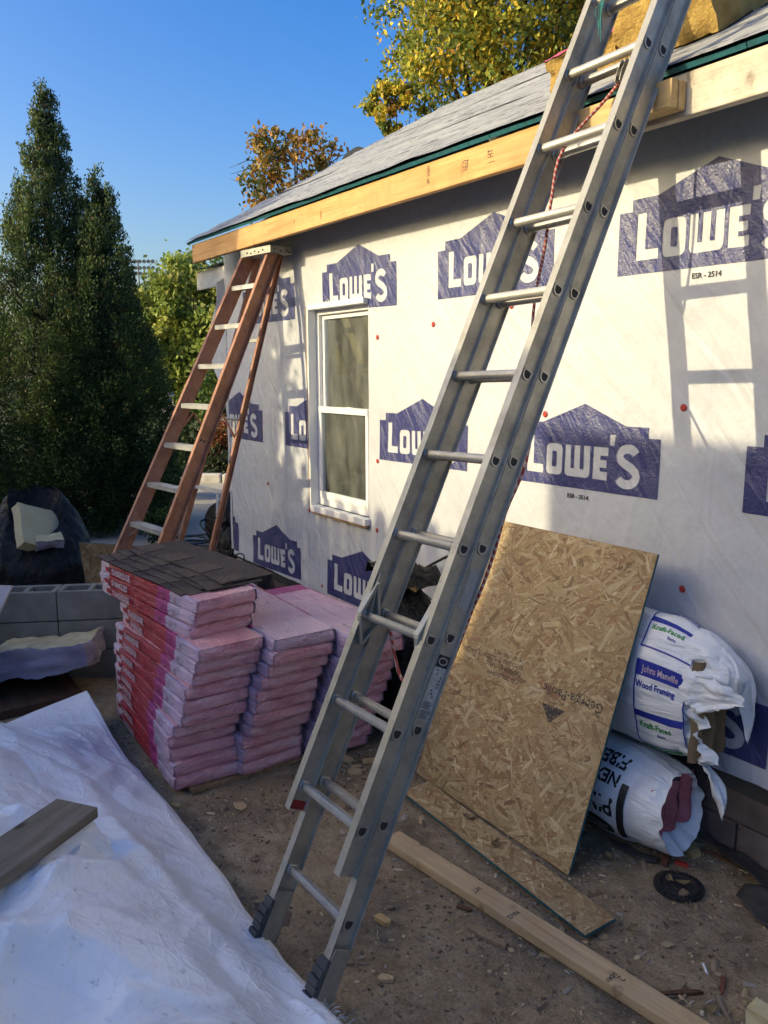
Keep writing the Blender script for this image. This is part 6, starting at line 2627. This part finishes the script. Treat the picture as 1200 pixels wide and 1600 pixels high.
    for sd in (-1, 1):
        mb = MB()
        mb.add([tq(1.0, sd * .875, 1.18), tq(-.95, sd * .875, 1.18), tq(-.8, sd * .80, 1.66), tq(.55, sd * .80, 1.66)], [(0, 1, 2, 3)], 'dark_glass')
        mb.build('side_window', T)
        mb = MB()
        mb.prism([(sd * .58, .74), (sd * .86, .76), (sd * .86, .92), (sd * .58, .92)], lambda u, v, d: tq(2.66 + d, u, v), 0, .10, 'white_paint')
        mb.build('headlight', T)
        for u in (1.75, -1.75):
            mb = MB()
            mb.tube([tq(u, sd * .72, .40), tq(u, sd * .95, .40)], .40, 'tyre', 18)
            w = mb.build('wheel', T)
            w['_w'] = tuple(c)
            mb = MB()
            mb.tube([tq(u, sd * .952, .40), tq(u, sd * .965, .40)], .23, 'silver', 12)
            mb.build('rim', w)
    mb = MB()
    mb.prism([(-.5, .72), (.5, .72), (.5, .95), (-.5, .95)], lambda u, v, d: tq(2.67 + d, u, v), 0, .09, 'dark_glass')
    mb.build('grille', T)
    # white post with a planter box
    c = Vector((-15.80, 2.70, 0))
    T = thing('mailbox_post', 'white post with moulded cap and a white box at its side beyond the driveway', 'post', c)
    mb = MB()
    ax = Vector((.57, .82, 0)).normalized()
    ay = Vector((-.82, .57, 0)).normalized()

    def pq(u, v, z):
        return c + ax * u + ay * v + Vector((0, 0, z))

    def pbox(u0, u1, v0, v1, z0, z1, m):
        mb.prism([(u0, v0), (u1, v0), (u1, v1), (u0, v1)], lambda u, v, d: pq(u, v, d), z0, z1, m)
    pbox(-.11, .11, -.11, .11, .95, 1.46, 'white_paint')
    pbox(-.05, .05, -.05, .05, 0, .949, 'white_paint')
    mb.build('post', T, bevel=.008)
    mb = MB()
    pbox(-.15, .15, -.15, .15, 1.461, 1.50, 'white_paint')
    pbox(-.12, .12, -.12, .12, 1.501, 1.54, 'white_paint')
    mb.build('cap', T, bevel=.008)
    mb = MB()
    pbox(-.08, .26, -.17, -.115, .98, 1.18, 'white_paint')
    pbox(-.08, .26, .115, .17, .98, 1.18, 'white_paint')
    pbox(.112, .26, -.113, .113, .98, 1.12, 'white_paint')
    pbox(-.10, .28, -.20, .20, .955, .978, 'white_paint')
    mb.build('planter_box', T, bevel=.006)
    # stadium lights
    c = Vector((-185.0, 57.2, 0))
    T = thing('stadium_light', 'bank of stadium floodlights on a tall pole far away', 'floodlight', c)
    ax = Vector((.57, .82, 0)).normalized()
    mb = MB()
    mb.tube([c, c + Vector((0, 0, 26.6))], .3, 'grey_paint', 8, radii=[.35, .2])
    mb.build('pole', T, smooth=True)
    for r, z in enumerate((26.3, 24.9, 23.7)):
        mb = MB()
        mb.tube([c + ax * -3.6 + Vector((0, 0, z)), c + ax * 3.6 + Vector((0, 0, z))], .09, 'grey_paint', 6)
        mb.build('crossbar', T)
        for k in range(8):
            mb = MB()
            p = c + ax * (-3.4 + .97 * k) + Vector((0, 0, z + .1))
            dd = Vector((.8, -.4, -.45)).normalized()
            mb.tube([p - dd * .3, p + dd * .1, p + dd * .35], .3, 'grey_paint', 8, radii=[.14, .40, .46])
            mb.build('lamp', T)
    # everything that stands behind the camera and throws the shade
    T = thing('neighbour_garage', 'pale flat-roofed garage behind the camera whose shade covers the near wall', 'garage', (-2, -10.5, 0))
    mb = MB()
    mb.box((-5.47, -13, 0), (8.5, -8, 4.40), 'white_old')
    mb.build('wall', T)
    mb = MB()
    mb.box((-5.50, -13.03, 4.402), (8.53, -7.97, 4.56), 'grey_paint')
    mb.build('roof_edge', T)
    mb = MB()
    mb.box((0, -7.999, 0), (4.6, -7.95, 2.4), 'white_paint')
    mb.build('garage_door', T)
    T = thing('added_shade_wing', 'added unseen pale wing with picket railing, casting the picket shade on the wall', 'deck', (-9.5, -9.5, 0))  # unseen wing added in place of a nearby fence to throw picket shade
    mb = MB()
    mb.box((-14.6, -11, 0), (-5.475, -8, 3.30), 'white_old')
    mb.build('wall', T)
    mb = MB()
    mb.prism([(-.083, 0), (.083, 0), (.083, .60), (.050, .73), (-.050, .73), (-.083, .60)], lambda u, v, d: Vector((u, d, v)), -.012, .012, 'fence_wood')
    o = mb.build('picket', None)
    dat = o.data
    bpy.data.objects.remove(o)
    rr = random.Random(8)
    x = -14.5
    while x < -5.6:
        pk = bpy.data.objects.new('picket', dat)
        COL.objects.link(pk)
        pk.parent = T
        pk.location = (x + 9.5, 1.45, 3.24 + rr.uniform(-.03, .03))
        x += .180
    mb = MB()
    mb.box((-14.6, -8.03, 3.42), (-5.5, -7.995 - .03, 3.50), 'fence_wood')
    mb.build('rail', T)


distance()
